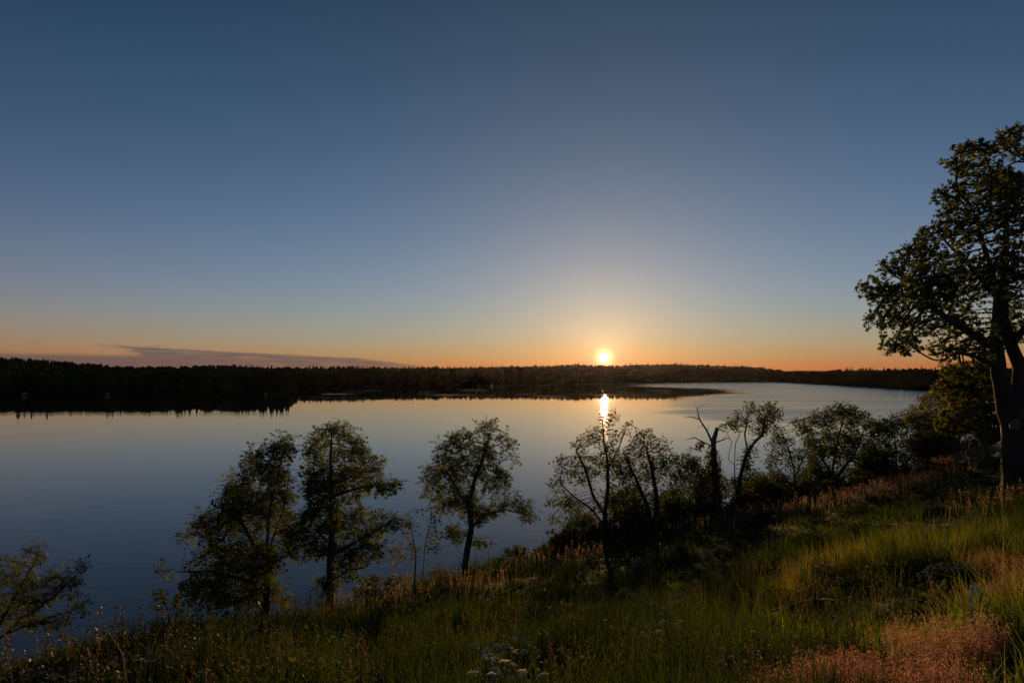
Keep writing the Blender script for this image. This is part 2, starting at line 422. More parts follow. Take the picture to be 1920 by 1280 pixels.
scatter_forest('hill_forest', 3200, 0.25, 0.94, 0.8, 'dark mixed forest covering the far hillsides', seed=12, conif=0.55, fine=False)
scatter_forest('ridge_forest', 3400, 0.93, 1.05, 1.0, 'even spiky line of treetops along the hill crest', seed=13, conif=0.42, hk=0.60, fine=False)

M_WEED = leaf_mat('dark weed stalk', [(0.05, 0.042, 0.022), (0.07, 0.055, 0.028), (0.09, 0.065, 0.035), (0.11, 0.075, 0.04)], trans=0.3)

# ------------------------------------------------------------------ the bank
GP = [(950,1290,6.6),(200,1285,11),(100,1285,14),(0,1285,17),(1500,1290,6.2),(1900,1290,5.5),
      (620,1152,25),(495,1156,24.5),(300,1188,23.5),(870,1078,30),(1000,1045,35),(1135,990,41),(1225,990,41),(1375,955,45),(1500,930,47),
      (1600,908,49),(1680,898,50),(1770,876,47),(1880,856,45),(0,1262,20),
      (620,1205,16.5),(620,1258,9.5),(950,1105,24),(950,1175,14.5),(950,1228,9.5),(1200,1035,31),(1200,1105,20),(1200,1188,12),
      (1500,965,36),(1500,1015,25),(1500,1088,16),(1500,1180,10),(1750,905,36),(1750,965,25),(1750,1040,16),(1750,1128,10.5),
      (1908,908,28),(1900,965,20),(1900,1040,13.5),(1900,1120,9.5),(1900,1210,6.8),(270,1230,17)]
CT = [tuple(P(*g)) for g in GP]
CT += [(0,0,-1.75),(0,-6,-1.3),(10,-6,-1.0),(10,3,-1.9),(20,5,-2.0),(25,15,-3.0),(-10,0,-3.2),(-20,5,-6.5),(-10,8,-4.7),(36,28,-3.6),(46,45,-4.4),(62,60,-5.0),
       (-30,8,-8.8),(-60,-15,-6),(-80,-40,-5),(80,20,-2),(40,-40,0),(-40,-50,-2),(120,60,-4),(3,3,-1.95),(-3,3,-2.2)]
CT = np.array(CT)
def _phi(r2): return np.where(r2 > 1e-9, r2*np.log(np.maximum(r2, 1e-9)), 0)
_n = len(CT)
_K = _phi(((CT[:, None, :2]-CT[None, :, :2])**2).sum(-1)) + np.eye(_n)*6.0
_Pm = np.concatenate([np.ones((_n, 1)), CT[:, :2]], 1)
_A = np.zeros((_n+3, _n+3)); _A[:_n, :_n] = _K; _A[:_n, _n:] = _Pm; _A[_n:, :_n] = _Pm.T
_W = np.linalg.solve(_A, np.concatenate([CT[:, 2], np.zeros(3)]))
CREST = np.array([(-400,-180),(-80,-10),(-30,12),(-15,20),(-12.1,23.5),(-8.9,24.5),(-6.6,25.2),(-2.1,30),(1.1,35),(5.6,41),(14.6,45.4),(24.5,49),(28,50.5),(45,60),(100,90),(400,250)], float)
def crest_s(x, y): return (y - np.interp(x, CREST[:, 0], CREST[:, 1]))*0.78
def ground(x, y):
    x = np.asarray(x, float); y = np.asarray(y, float); sh = x.shape; x = x.ravel(); y = y.ravel()
    yc = np.minimum(y, np.interp(x, CREST[:, 0], CREST[:, 1])+1.0)
    xc = np.clip(x, -90, 120); yc = np.clip(yc, -50, 70)
    z = np.empty_like(x)
    for a in range(0, len(x), 20000):
        q = slice(a, a+20000)
        r2 = (xc[q, None]-CT[None, :, 0])**2 + (yc[q, None]-CT[None, :, 1])**2
        z[q] = _phi(r2)@_W[:_n] + _W[_n] + _W[_n+1]*xc[q] + _W[_n+2]*yc[q]
    s = crest_s(x, y)
    z -= 0.85*np.logaddexp(0, (s-1.1)*2.2)/2.2
    z += (fbm(x*0.55, y*0.55, 31, 4)-0.5)*0.42 + (fbm(x*2.1, y*2.1, 37, 3)-0.5)*0.08
    return np.maximum(z, WATER_Z-3).reshape(sh)
def gpt(x, y): return float(ground(np.array([x]), np.array([y]))[0])

def soil_mat():
    m, n, o = mat('turf and soil')
    g = n.node('ShaderNodeTexCoord')
    a = n.noise(g.outputs['Object'], 1.4, 5, 0.65); b = n.noise(g.outputs['Object'], 14.0, 4, 0.65)
    c = n.mix(n.remap(a, 0.4, 0.62), (0.022, 0.032, 0.010, 1), (0.036, 0.038, 0.014, 1))
    c = n.mix(n.remap(b, 0.45, 0.7, 0, 0.7), c, (0.045, 0.038, 0.020, 1))
    p = n.node('ShaderNodeBsdfPrincipled'); n.put(p.inputs['Base Color'], c); p.inputs['Roughness'].default_value = 1.0; p.inputs['Specular IOR Level'].default_value = 0.05
    bp = n.node('ShaderNodeBump'); bp.inputs['Strength'].default_value = 0.8; bp.inputs['Distance'].default_value = 0.05
    n.put(bp.inputs['Height'], b); n.l.new(bp.outputs[0], p.inputs['Normal'])
    n.l.new(p.outputs[0], o.inputs[0]); return m
M_SOIL = soil_mat()
u = np.linspace(-1, 1, 270); gx = 8 + np.sinh(u*4.0)/np.sinh(4.0)*380
gy = 20 + np.sinh(u*4.0)/np.sinh(4.0)*320
GX, GY = np.meshgrid(gx, gy, indexing='ij')
V = np.stack([GX, GY, ground(GX, GY)], -1).reshape(-1, 3)
ii = np.arange(270*270).reshape(270, 270)
Q = np.stack([ii[:-1, :-1], ii[1:, :-1], ii[1:, 1:], ii[:-1, 1:]], -1).reshape(-1, 4)
tag(mobj('ground', mesh_np('ground', V, Q, M_SOIL)), 'grassy bank falling away to the lake', 'ground', kind='structure')

# ------------------------------------------------------------------ leaves
def leaf_ash(pairs=4, wd=0.07):
    v, f = [], []
    def leaflet(o, ang, L, w):
        c, s = math.cos(ang), math.sin(ang); b = len(v)
        for t, k, zz in ((0, 0, 0), (0.45, 1, 0.012), (1.0, 0, -0.02), (0.45, -1, 0.012)):
            x, y = t*L, k*w
            px, py = o + x*c - y*s, x*s + y*c
            v.append((px, py, zz - 0.28*px*px))
        f.append((b, b+1, b+2)); f.append((b, b+2, b+3))
    for k in range(pairs):
        o = 0.22 + 0.58*k/(pairs-1) if pairs > 1 else 0.4
        L = 0.36*(1 - 0.12*abs(k - pairs*0.5))
        leaflet(o, 0.95, L, wd); leaflet(o, -0.95, L, wd)
    leaflet(0.80, 0.0, 0.36, wd*1.07)
    return np.array(v), np.array(f)
def leaf_maple():
    ang = [-2.2, -1.2, -0.6, 0, 0.6, 1.2, 2.2]
    rad = [0.36, 0.52, 0.28, 0.62, 0.28, 0.52, 0.36]
    v = [(0.05, 0, 0)] + [(0.38 + r*math.cos(a), r*math.sin(a), -0.25*(r*math.sin(a))**2 - 0.10*r) for a, r in zip(ang, rad)]
    f = [(0, 1, 2), (0, 2, 3), (0, 3, 4), (0, 4, 5), (0, 5, 6), (0, 6, 7)]
    return np.array(v), np.array(f)
def leaf_oval(w=0.27):
    v = [(0, 0, 0), (0.35, w, 0.05), (0.75, w*0.7, 0.02), (1.0, 0, -0.10), (0.75, -w*0.7, 0.02), (0.35, -w, 0.05)]
    return np.array(v), np.array([(0, 1, 5), (1, 2, 4), (1, 4, 5), (2, 3, 4)])
L_ASH4, L_ASH3, L_MAPLE, L_OVAL = leaf_ash(3, 0.078), leaf_ash(2, 0.098), leaf_maple(), leaf_oval()

def unit(a): return a/np.maximum(np.linalg.norm(a, axis=-1, keepdims=True), 1e-9)
def place(tmpl, pos, d, up, size, tint):
    """stamp a leaf template at every position -> V, F, colour"""
    tv, tf = tmpl; n = len(pos); m = len(tv)
    d = unit(d); s = unit(np.cross(up, d)); w = np.cross(d, s)
    V = pos[:, None, :] + size[:, None, None]*(tv[None, :, 0, None]*d[:, None, :] + tv[None, :, 1, None]*s[:, None, :] + tv[None, :, 2, None]*w[:, None, :])
    Fc = (tf[None]+(np.arange(n)*m)[:, None, None]).reshape(-1, 3)
    C = np.repeat(tint[:, None, :], m, 1).reshape(-1, 3)
    return V.reshape(-1, 3), Fc, C

# ------------------------------------------------------------------ branching by space colonisation
LINE_OF = []
def grow(lines, att, step, infl, kill, r, iters=160, trop=0.0):
    nodes, par = [], []; LINE_OF.clear()
    for li, L in enumerate(lines):
        L = np.array(L, float); first = True
        for a in range(len(L)-1):
            seg = L[a+1]-L[a]; k = max(1, int(round(np.linalg.norm(seg)/step)))
            for q in range(k):
                p = L[a]+seg*(q/k)
                if first:
                    first = False
                    if nodes:
                        j = int(np.argmin(((np.array(nodes)-p)**2).sum(1))); last = j; continue
                    nodes.append(p); par.append(-1); last = 0; LINE_OF.append((li, 0.0)); continue
                nodes.append(p); par.append(last); last = len(nodes)-1; LINE_OF.append((li, a+q/k))
        nodes.append(L[-1]); par.append(last); LINE_OF.append((li, len(L)-1.0))
    nodes = np.array(nodes); par = list(par); nm = len(nodes)
    D = np.sqrt(((att[:, None]-nodes[None])**2).sum(-1)); near = D.argmin(1); dist = D.min(1)
    alive = dist > kill; kids = np.zeros(len(nodes), int)
    for it in range(iters):
        use = alive & (dist < infl*(1 if it > 3 else 4))
        if not use.any():
            if not alive.any(): break
            use = alive & (dist < dist[alive].min()*1.3)
        acc = np.zeros_like(nodes); np.add.at(acc, near[use], unit(att[use]-nodes[near[use]]))
        idx = np.unique(near[use]); idx = idx[kids[idx] < 4]
        if not len(idx):
            alive &= ~use; continue
        dr = unit(acc[idx] + r.normal(0, 0.22, (len(idx), 3)) + np.array([0, 0, trop]))
        new = nodes[idx]+dr*step; kids[idx] += 1
        base = len(nodes); nodes = np.concatenate([nodes, new]); par += list(idx); kids = np.concatenate([kids, np.zeros(len(new), int)])
        ai = np.where(alive)[0]
        d2 = np.sqrt(((att[ai][:, None]-new[None])**2).sum(-1)); j = d2.argmin(1); dm = d2.min(1)
        b = dm < dist[ai]; dist[ai[b]] = dm[b]; near[ai[b]] = base+j[b]
        alive &= dist > kill
    return nodes, np.array(par), nm

def skeleton_radii(nodes, par, r_base, r_tip):
    n = len(nodes); tips = np.zeros(n); has = np.zeros(n, bool); has[par[par >= 0]] = True
    tips[~has] = 1
    order = np.arange(n)[::-1]                      # children always come after parents
    for i in order:
        if par[i] >= 0: tips[par[i]] += tips[i]
    e = math.log(r_base/r_tip)/max(math.log(tips[0]), 0.5)
    return r_tip*tips**e, tips

def tubes(nodes, par, rad, flare=None):
    n = len(nodes); ch = [[] for _ in range(n)]
    for i, p in enumerate(par):
        if p >= 0: ch[p].append(i)
    starts = [(0, None)]; V, F3 = [], []; off = 0
    while starts:
        s, p0 = starts.pop()
        chain = [] if p0 is None else [p0]
        c = s
        while True:
            chain.append(c)
            if not ch[c]: break
            k = sorted(ch[c], key=lambda q: -rad[q])
            starts += [(q, c) for q in k[1:]]
            c = k[0]
        if len(chain) < 2: continue
        pts = nodes[chain].copy(); rr = rad[chain].copy()
        if p0 is not None: rr[0] = min(rr[0], rr[1]*1.25)
        if len(pts) > 3:
            q = pts.copy(); q[1:-1] = pts[1:-1]*0.5 + (pts[:-2]+pts[2:])*0.25; pts = q
        ns = 10 if rr.max() > 0.15 else 7 if rr.max() > 0.05 else 4 if rr.max() > 0.03 else 3
        t = np.gradient(pts, axis=0); t = unit(t)
        ref = np.array([0.3, 1.0, 0.1]) if abs(t[0, 1]) < 0.9 else np.array([1.0, 0.1, 0.0])
        a = unit(np.cross(t, ref)); b = np.cross(t, a)
        th = np.arange(ns)/ns*2*math.pi
        R = pts[:, None]+rr[:, None, None]*(np.cos(th)[None, :, None]*a[:, None]+np.sin(th)[None, :, None]*b[:, None])
        if rr.max() > 0.10:                          # lumpy old stems
            nz = 1 + 0.22*(fbm(th[None, :]*1.9+pts[:, 2:3]*0, pts[:, 2:3]*1.3, 5, 3)-0.5)
            R = pts[:, None] + (R-pts[:, None])*nz[:, :, None]
        V.append(R.reshape(-1, 3)); m = len(pts)
        g = off+np.arange(m*ns).reshape(m, ns); g2 = np.roll(g, -1, 1)
        F3.append(np.stack([g[:-1], g2[:-1], g2[1:], g[1:]], -1).reshape(-1, 4)); off += m*ns
    return np.concatenate(V), np.concatenate(F3)

DENS_A, DENS_L = 2.2, 1.5
LEAFN = {}
def make_tree(name, label, cat, d, base, lines, blobs, seed, r_base=0.10, r_tip=0.006, step=0.17, kill=0.24, infl=1.3, natt=700,
              leaf=L_ASH4, lsize=0.30, per=2.2, lmat=None, bark=None, tint=(0.35, 0.25), depth=0.75, tipmax=3, group=None, thin=0.0, crown='crown', bare=False, lrad=None):
    r = np.random.default_rng(seed)
    natt = int(natt*DENS_A); kill *= 0.72; step *= 0.78; per *= DENS_L
    B = P(base[0], base[1], d)
    gz = gpt(B[0], B[1])
    lift = 0.0
    def W3(p):
        q = P(p[0], p[1], d + (p[2] if len(p) > 2 else 0.0)); return q
    root = empty(name, (B[0], B[1], gz), label, cat, group)
    bl = np.array(blobs, float) if len(blobs) else np.zeros((0, 4))
    cx = bl[:, 0].mean() if len(bl) else base[0]
    half = max((bl[:, 0]+bl[:, 2]).max()-(bl[:, 0]-bl[:, 2]).min(), 20)/2/F*d if len(bl) else 0.5
    boff = r.normal(0, 1, len(bl))*half*0.38*depth
    vol = bl[:, 2]*bl[:, 3] if len(bl) else np.zeros(0)
    att = []
    for k in range(len(bl)):
        n = max(8, int(natt*vol[k]/vol.sum()))
        u3 = unit(r.normal(0, 1, (n, 3)))*(r.random(n)**0.42)[:, None]
        rdep = 0.5*(bl[k, 2]+bl[k, 3])/F*d*1.25*max(depth, 0.3)
        for q in u3:
            att.append(P(bl[k, 0]+q[0]*bl[k, 2], bl[k, 1]+q[1]*bl[k, 3], d+boff[k]+q[2]*rdep))
    att = np.array(att) if len(att) else np.zeros((0, 3))
    L3 = []
    for i, ln in enumerate(lines):
        pts = [W3(p) for p in ln]
        if i == 0 or ln[0][1] >= base[1]-6:
            g0 = gpt(pts[0][0], pts[0][1]); pts = [np.array([pts[0][0], pts[0][1], g0-0.35])]+([pts[0]] if pts[0][2] > g0+0.05 else [])+pts[1:]
        L3.append(pts)
    nodes, par, nm = grow(L3, att, step, infl, kill, r) if len(att) else grow(L3, np.array([[0, 0, 900.0]]), step, 1, 1, r, iters=0)
    rad, tips = skeleton_radii(nodes, par, r_base, r_tip)
    if lrad is not None:                            # measured stem thickness, line by line
        for i, (li, t) in enumerate(LINE_OF):
            if li < len(lrad) and lrad[li] is not None:
                q = lrad[li]; n0 = len(L3[li]); rad[i] = np.interp(t/(n0-1), np.linspace(0, 1, len(q)), q)
        for i in range(nm, len(nodes)): rad[i] = min(rad[i], rad[par[i]]*0.8 if par[i] < nm else rad[par[i]])
    rad[:2] *= 1.25
    org = np.array([B[0], B[1], gz])
    V, Fq = tubes(nodes-org, par, rad)
    mobj('trunk', mesh_np('trunk', V, [Fq], bark or M_BARK), root)
    if bare or per <= 0: return root
    ok = np.where((tips <= tipmax) & (np.arange(len(nodes)) >= nm) & (par >= 0))[0]
    if thin: ok = ok[r.random(len(ok)) > thin]
    reps = r.poisson(per, len(ok)); idx = np.repeat(ok, reps); n = len(idx)
    tw = unit(nodes[idx]-nodes[par[idx]])
    pos = nodes[par[idx]] + (nodes[idx]-nodes[par[idx]])*r.random((n, 1))*1.15 + r.normal(0, lsize*0.20, (n, 3))
    rnd = r.normal(0, 1, (n, 3)); rnd[:, 2] *= 0.45
    dr = unit(tw*0.8 + unit(rnd)*0.95 + np.array([0, 0, 0.05]))
    up = unit(np.array([0, 0, 1.0]) + r.normal(0, 0.42, (n, 3)))
    sz = lsize*r.uniform(0.5, 1.3, n)
    zone = fbm(pos[:, 0]*1.1+seed, pos[:, 2]*1.1+pos[:, 1]*0.6, seed, 2)
    tn = np.zeros((n, 3)); tn[:, 0] = np.clip(tint[0] + (zone-0.5)*0.5 + r.normal(0, tint[1]*0.6, n), 0, 1); tn[:, 1] = r.uniform(0.2, 0.8, n)
    LEAFN[name+str(seed)] = (len(nodes), n, n*len(leaf[1]))
    V, Fc, C = place(leaf, pos-org, dr, up, sz, tn)
    o = mobj(crown, mesh_np(crown, V, Fc, lmat or M_ASH, False, C), root)
    return root

# ------------------------------------------------------------------ trees on the brow of the bank
make_tree('ash_tree', 'broad young ash with several stems, leaning left over the lake, above the small pale flowers', 'tree', 24.5, (498, 1158),
    [[(498,1158),(502,1090),(500,1030),(505,960),(520,890),(536,832)], [(501,1070),(470,1010),(440,955),(415,930)], [(500,1040),(530,960,0.3),(545,880,0.4)], [(502,1100),(450,1085,-0.4),(400,1070,-0.6),(330,1072,-0.6)]],
    [(537,836,24,30),(500,862,28,40),(470,880,24,40),(428,905,12,22),(440,940,34,36),(400,985,46,34),(470,960,56,56),(525,925,30,60),(352,1004,30,11),(430,1045,72,34),(490,1060,40,40),(470,1110,80,30),(395,1105,52,40),(312,1070,20,12),(545,1000,20,40)],
    101, r_base=0.13, natt=1150, lsize=0.33, per=2.4, tint=(0.42, 0.3))
make_tree('ash_tree', 'tall upright ash with a straight trunk and dense layered crown beside the leaning ash', 'tree', 25.0, (618, 1154),
    [[(618,1154),(620,1080),(622,1000),(622,930),(620,860),(622,806)], [(622,1040),(660,1020,0.3),(720,985,0.5)], [(621,960),(590,935,0.3),(575,915,0.4)], [(622,930),(670,915),(725,905)], [(620,1090),(650,1070,-0.3),(690,1062,-0.3)]],
    [(626,812,38,22),(598,845,32,34),(655,848,40,34),(692,880,28,30),(592,905,30,30),(640,905,56,40),(712,908,36,18),(738,902,14,7),(600,965,40,34),(662,985,56,34),(722,978,30,18),(562,995,34,26),(592,1030,54,22),(680,1035,46,20),(648,1065,34,20),(746,988,14,9),(612,1095,26,18)],
    102, r_base=0.15, natt=1200, lsize=0.33, per=2.4, tint=(0.38, 0.28))
make_tree('ash_sapling', 'thin sparse sapling with two whippy stems beside the upright ash', 'sapling', 27.0, (778, 1104),
    [[(776,1104),(780,1040),(770,985),(764,962)], [(792,1106),(797,1020),(808,978)], [(779,1060),(750,1035),(732,1020)]],
    [(768,978,22,24),(812,985,14,32),(748,1022,22,24),(822,1010,12,26),(736,1048,18,22),(800,958,26,12),(770,1030,20,25)],
    103, r_base=0.04, natt=170, kill=0.3, per=1.1, lsize=0.26, leaf=L_ASH3, tint=(0.6, 0.3), step=0.2)
make_tree('ash_tree', 'lone ash with a slanting trunk and wind-swept round crown on the open brow', 'tree', 30.0, (868, 1080),
    [[(868,1080),(876,1030),(884,990),(880,950),(890,900),(905,862),(916,822)], [(882,995),(904,965,-0.2),(945,955,-0.3),(990,965,-0.3)], [(880,950),(850,905,0.3),(830,870,0.4)], [(862,1040),(850,1005,0.2),(845,975,0.2)]],
    [(916,806,20,22),(868,822,32,20),(836,850,28,30),(808,895,20,26),(850,888,46,38),(900,856,42,34),(945,828,18,22),(956,855,16,12),(928,898,36,24),(860,938,48,20),(900,958,36,16),(962,942,40,15),(992,960,20,13),(830,955,18,12),(908,1014,16,8),(852,1002,10,10),(800,925,12,10)],
    104, r_base=0.14, natt=1150, lsize=0.33, per=2.4, tint=(0.35, 0.25), kill=0.26, thin=0.1)
make_tree('ash_tree', 'open thin-leaved ash standing against the sun glitter', 'tree', 41.0, (1134, 992),
    [[(1134,992),(1135,958),(1140,910),(1139,862),(1132,822),(1129,784)], [(1134,965),(1112,930,0.3),(1098,880,0.5),(1080,845,0.6)], [(1133,985),(1110,955,-0.5),(1075,930,-0.8),(1050,905,-0.9)], [(1139,880),(1160,840),(1172,808)]],
    [(1142,782,20,16),(1172,800,16,16),(1122,818,28,22),(1088,832,20,18),(1060,876,22,24),(1100,876,36,34),(1152,868,36,36),(1040,908,12,18),(1060,942,36,18),(1042,968,18,10),(1090,972,30,14),(1152,930,22,26)],
    105, r_base=0.17, natt=800, per=1.7, kill=0.30, step=0.24, tint=(0.38, 0.3), r_tip=0.008, lsize=0.36, leaf=L_ASH3)
make_tree('ash_tree', 'ash with two dark leaning trunks crossing beside the open thin-leaved ash', 'tree', 41.5, (1224, 992),
    [[(1224,992),(1214,950),(1196,905),(1180,870),(1166,842)], [(1230,992),(1231,930),(1223,880),(1212,842)]],
    [(1210,822,26,20),(1240,848,20,24),(1190,848,22,22),(1254,872,9,15),(1226,880,32,28),(1180,900,24,28),(1200,930,28,24),(1166,940,28,24),(1190,965,34,20),(1245,935,20,26)],
    106, r_base=0.22, natt=1000, per=2.4, kill=0.28, step=0.24, tint=(0.34, 0.3), r_tip=0.008, lsize=0.34, leaf=L_ASH3)
make_tree('bushy_sapling', 'bushy low sapling filling the gap between the twin-trunk ash and the dead snag', 'sapling', 42.0, (1292, 985),
    [[(1292,985),(1293,900),(1286,855)], [(1293,950),(1270,910)], [(1293,940),(1312,900)]],
    [(1285,868,26,24),(1270,904,22,28),(1304,900,24,30),(1286,945,32,28),(1310,950,18,24),(1262,945,20,26),(1290,970,40,16)],
    107, r_base=0.06, natt=900, per=2.6, kill=0.28, step=0.24, tint=(0.36, 0.3), lsize=0.34, leaf=L_ASH3)
snag = make_tree('dead_tree', 'dead broken-topped snag with bare crooked branches and ivy round its trunk', 'dead tree', 43.5, (1346, 968),
    [[(1346,968),(1342,900),(1338,850),(1338,826),(1345,801)], [(1338,834),(1325,806),(1311,785),(1307,765)], [(1311,786),(1296,781),(1284,781)], [(1307,766),(1315,762),(1321,756)], [(1307,768),(1303,757)],
     [(1338,838),(1302,820),(1284,824)], [(1340,830),(1356,824),(1367,820),(1373,830)], [(1304,821),(1296,814)], [(1326,808),(1330,795)], [(1318,796),(1306,800)], [(1356,824),(1362,815)], [(1341,880),(1330,860),(1322,845)]],
    [], 108, r_base=0.21, r_tip=0.012, step=0.16, bark=M_DEAD, bare=True, lrad=[[0.24,0.22,0.19,0.16,0.15,0.10],[0.085,0.06,0.045,0.02],[0.035,0.025,0.01],[0.022,0.015,0.008],[0.02,0.008],[0.05,0.03,0.012],[0.05,0.035,0.02,0.01],[0.02,0.008],[0.025,0.008],[0.025,0.008],[0.02,0.008],[0.04,0.025,0.01]])
def ivy(root, d, blobs, n, seed, name='ivy'):
    r = np.random.default_rng(seed); org = np.array(root.location[:]); pos = []
    for (cx, cy, rx, ry) in blobs:
        k = int(n*rx*ry/sum(b[2]*b[3] for b in blobs))
        q = unit(r.normal(0, 1, (k, 3)))*(r.random((k, 1))**0.4)
        pos += [P(cx+a[0]*rx, cy+a[1]*ry, d+a[2]*rx/F*d) for a in q]
    pos = np.array(pos); k = len(pos); tn = np.zeros((k, 3)); tn[:, 0] = np.clip(r.normal(0.6, 0.25, k), 0, 1); tn[:, 1] = r.random(k)
    dr = unit(r.normal(0, 1, (k, 3))); V, Fc, C = place(L_OVAL, pos-org, dr, unit(r.normal(0, 0.6, (k, 3))+np.array([0, -0.5, 0.8])), r.uniform(0.10, 0.2, k), tn)
    mobj(name, mesh_np(name, V, Fc, M_BUSH, False, C), root)
ivy(snag, 43.5, [(1336,872,17,36),(1312,836,9,9),(1346,915,22,40),(1322,896,18,20),(1302,872,15,18),(1310,920,18,26)], 3600, 5)
make_tree('leaning_ash', 'leaning ivy-wrapped ash with a tufted crown on its bent top beside the snag', 'tree', 44.5, (1380, 960),
    [[(1380,960),(1386,900),(1400,850),(1415,828),(1430,815),(1433,790)], [(1379,925),(1377,870),(1379,830),(1388,812)], [(1364,868),(1368,846),(1373,828)], [(1402,846),(1396,815),(1402,790)]],
    [(1440,774,26,20),(1408,764,14,12),(1430,798,24,18),(1384,790,20,15),(1364,796,16,8),(1400,872,13,30),(1406,842,12,13),(1382,912,22,28),(1456,800,10,12),(1402,925,22,28),(1425,905,18,24),(1420,945,26,18)],
    109, r_base=0.20, natt=950, per=2.5, kill=0.28, step=0.22, tint=(0.3, 0.3), r_tip=0.008, lsize=0.34, leaf=L_ASH3)
make_tree('ash_tree', 'see-through ash with slender forked stems and light showing between them', 'tree', 46.5, (1488, 940),
    [[(1488,940),(1490,882),(1476,832),(1462,805)], [(1490,895),(1510,850),(1522,818)], [(1488,915),(1456,875),(1445,850)]],
    [(1465,828,24,28),(1500,798,24,18),(1490,860,28,24),(1450,860,18,24),(1520,838,18,28),(1476,905,34,24),(1440,905,18,24),(1510,900,18,25),(1470,930,40,16)],
    110, r_base=0.10, natt=680, per=2.4, kill=0.32, step=0.24, tint=(0.35, 0.3), r_tip=0.008, lsize=0.34, leaf=L_ASH3)
make_tree('hazel_tree', 'rounded full-crowned tree with a soft domed top on the brow, pale water behind', 'tree', 48.5, (1570, 925),
    [[(1570,925),(1561,880),(1570,830),(1581,785)], [(1566,900),(1530,840),(1520,800)], [(1566,900),(1605,845),(1620,805)]],
    [(1576,772,38,17),(1540,788,30,18),(1612,788,30,18),(1560,830,44,34),(1600,840,40,38),(1580,888,50,28),(1530,862,18,30),(1642,800,12,15),(1515,810,15,20)],
    111, r_base=0.16, natt=1000, per=3.4, kill=0.30, step=0.26, tint=(0.30, 0.25), lsize=0.36, leaf=L_ASH3)
make_tree('hawthorn_bush', 'dense dark green bush reaching the ground next to the domed tree', 'bush', 50.0, (1682, 902),
    [[(1682,902),(1680,850),(1676,800)], [(1681,890),(1640,840),(1630,815)], [(1681,890),(1720,840),(1735,800)]],
    [(1650,806,32,22),(1692,798,38,24),(1660,858,46,40),(1722,850,44,44),(1690,888,56,18),(1740,800,22,22),(1625,870,16,30)],
    112, r_base=0.14, natt=1200, per=3.6, kill=0.30, step=0.26, tint=(0.15, 0.2), lsize=0.34, leaf=L_ASH3, lmat=M_BUSH)
make_tree('hazel_tree', 'yellowish green tree with arching limbs behind the tall dry grass', 'tree', 47.0, (1790, 880),
    [[(1790,880),(1786,820),(1770,778),(1755,752)], [(1787,835),(1815,800),(1835,780)], [(1786,825),(1750,805),(1722,785)]],
    [(1750,750,34,16),(1720,780,24,24),(1770,790,38,28),(1802,760,38,24),(1780,830,44,28),(1740,832,34,28),(1832,790,28,28),(1842,832,34,28)],
    113, r_base=0.15, natt=1250, per=4.4, kill=0.30, step=0.26, tint=(0.8, 0.3), lsize=0.34, leaf=L_ASH3)
make_tree('young_maple', 'golden green young tree tucked behind the trunk of the big maple', 'tree', 40.0, (1852, 868),
    [[(1852,868),(1846,800),(1836,745),(1826,705)], [(1848,820),(1870,770),(1880,730)]],
    [(1816,705,42,30),(1780,728,34,24),(1852,702,32,40),(1822,755,52,34),(1856,795,32,40),(1786,700,16,12),(1790,790,40,30),(1890,800,22,32)],
    114, r_base=0.12, natt=1700, per=5.0, kill=0.3, step=0.22, tint=(0.85, 0.25), lsize=0.22, leaf=L_MAPLE, lmat=M_MAPLE)
maple = make_tree('maple_tree', 'big old maple with a forked furrowed trunk towering over the bank', 'tree', 28.0, (1908, 915),
    [[(1908,915),(1906,860),(1902,800),(1886,750),(1873,700),(1868,640),(1872,560),(1850,480),(1830,410)],
     [(1904,815),(1909,740),(1914,692),(1897,650),(1880,600),(1884,500),(1888,400),(1892,310)],
     [(1870,655),(1800,612,-0.6),(1740,572,-0.9),(1690,532,-1.2)], [(1914,694),(1952,640,0.5),(2000,560,0.8),(2040,470,1.0)], [(1872,690),(1830,668,-0.8),(1790,660,-1.2)],
     [(1872,560),(1820,500,0.8),(1770,450,1.2)], [(1897,650),(1930,600,-1.0),(1960,520,-1.6)]],
    [(1904,268,46,36),(1832,282,48,22),(1792,308,30,20),(1850,340,66,46),(1782,368,36,30),(1900,380,60,66),(1812,420,66,46),(1748,438,30,24),(1730,478,58,34),(1682,500,40,26),(1640,540,40,26),(1680,558,58,30),
     (1740,540,58,44),(1810,520,66,56),(1890,500,50,66),(1656,600,42,22),(1720,606,60,30),(1690,645,48,24),(1790,600,46,36),(1775,655,40,26),(1800,698,46,24),(1850,640,46,36),(1900,600,40,46),
     (1970,300,50,50),(1985,400,60,60),(2000,500,60,60),(2010,590,50,40)],
    115, r_base=0.60, r_tip=0.010, natt=6500, step=0.24, kill=0.245, infl=2.2, per=3.2, tipmax=6, leaf=L_MAPLE, lsize=0.155, lmat=M_MAPLE, bark=M_BARK_OLD, tint=(0.42, 0.35), depth=0.9,
    lrad=[[0.60,0.54,0.50,0.44,0.31,0.27,0.22,0.16,0.10,0.05],[0.32,0.29,0.26,0.23,0.21,0.15,0.10,0.04],[0.17,0.13,0.09,0.045],[0.20,0.16,0.10,0.05],[0.12,0.08,0.04],[0.12,0.09,0.04],[0.14,0.10,0.05]])
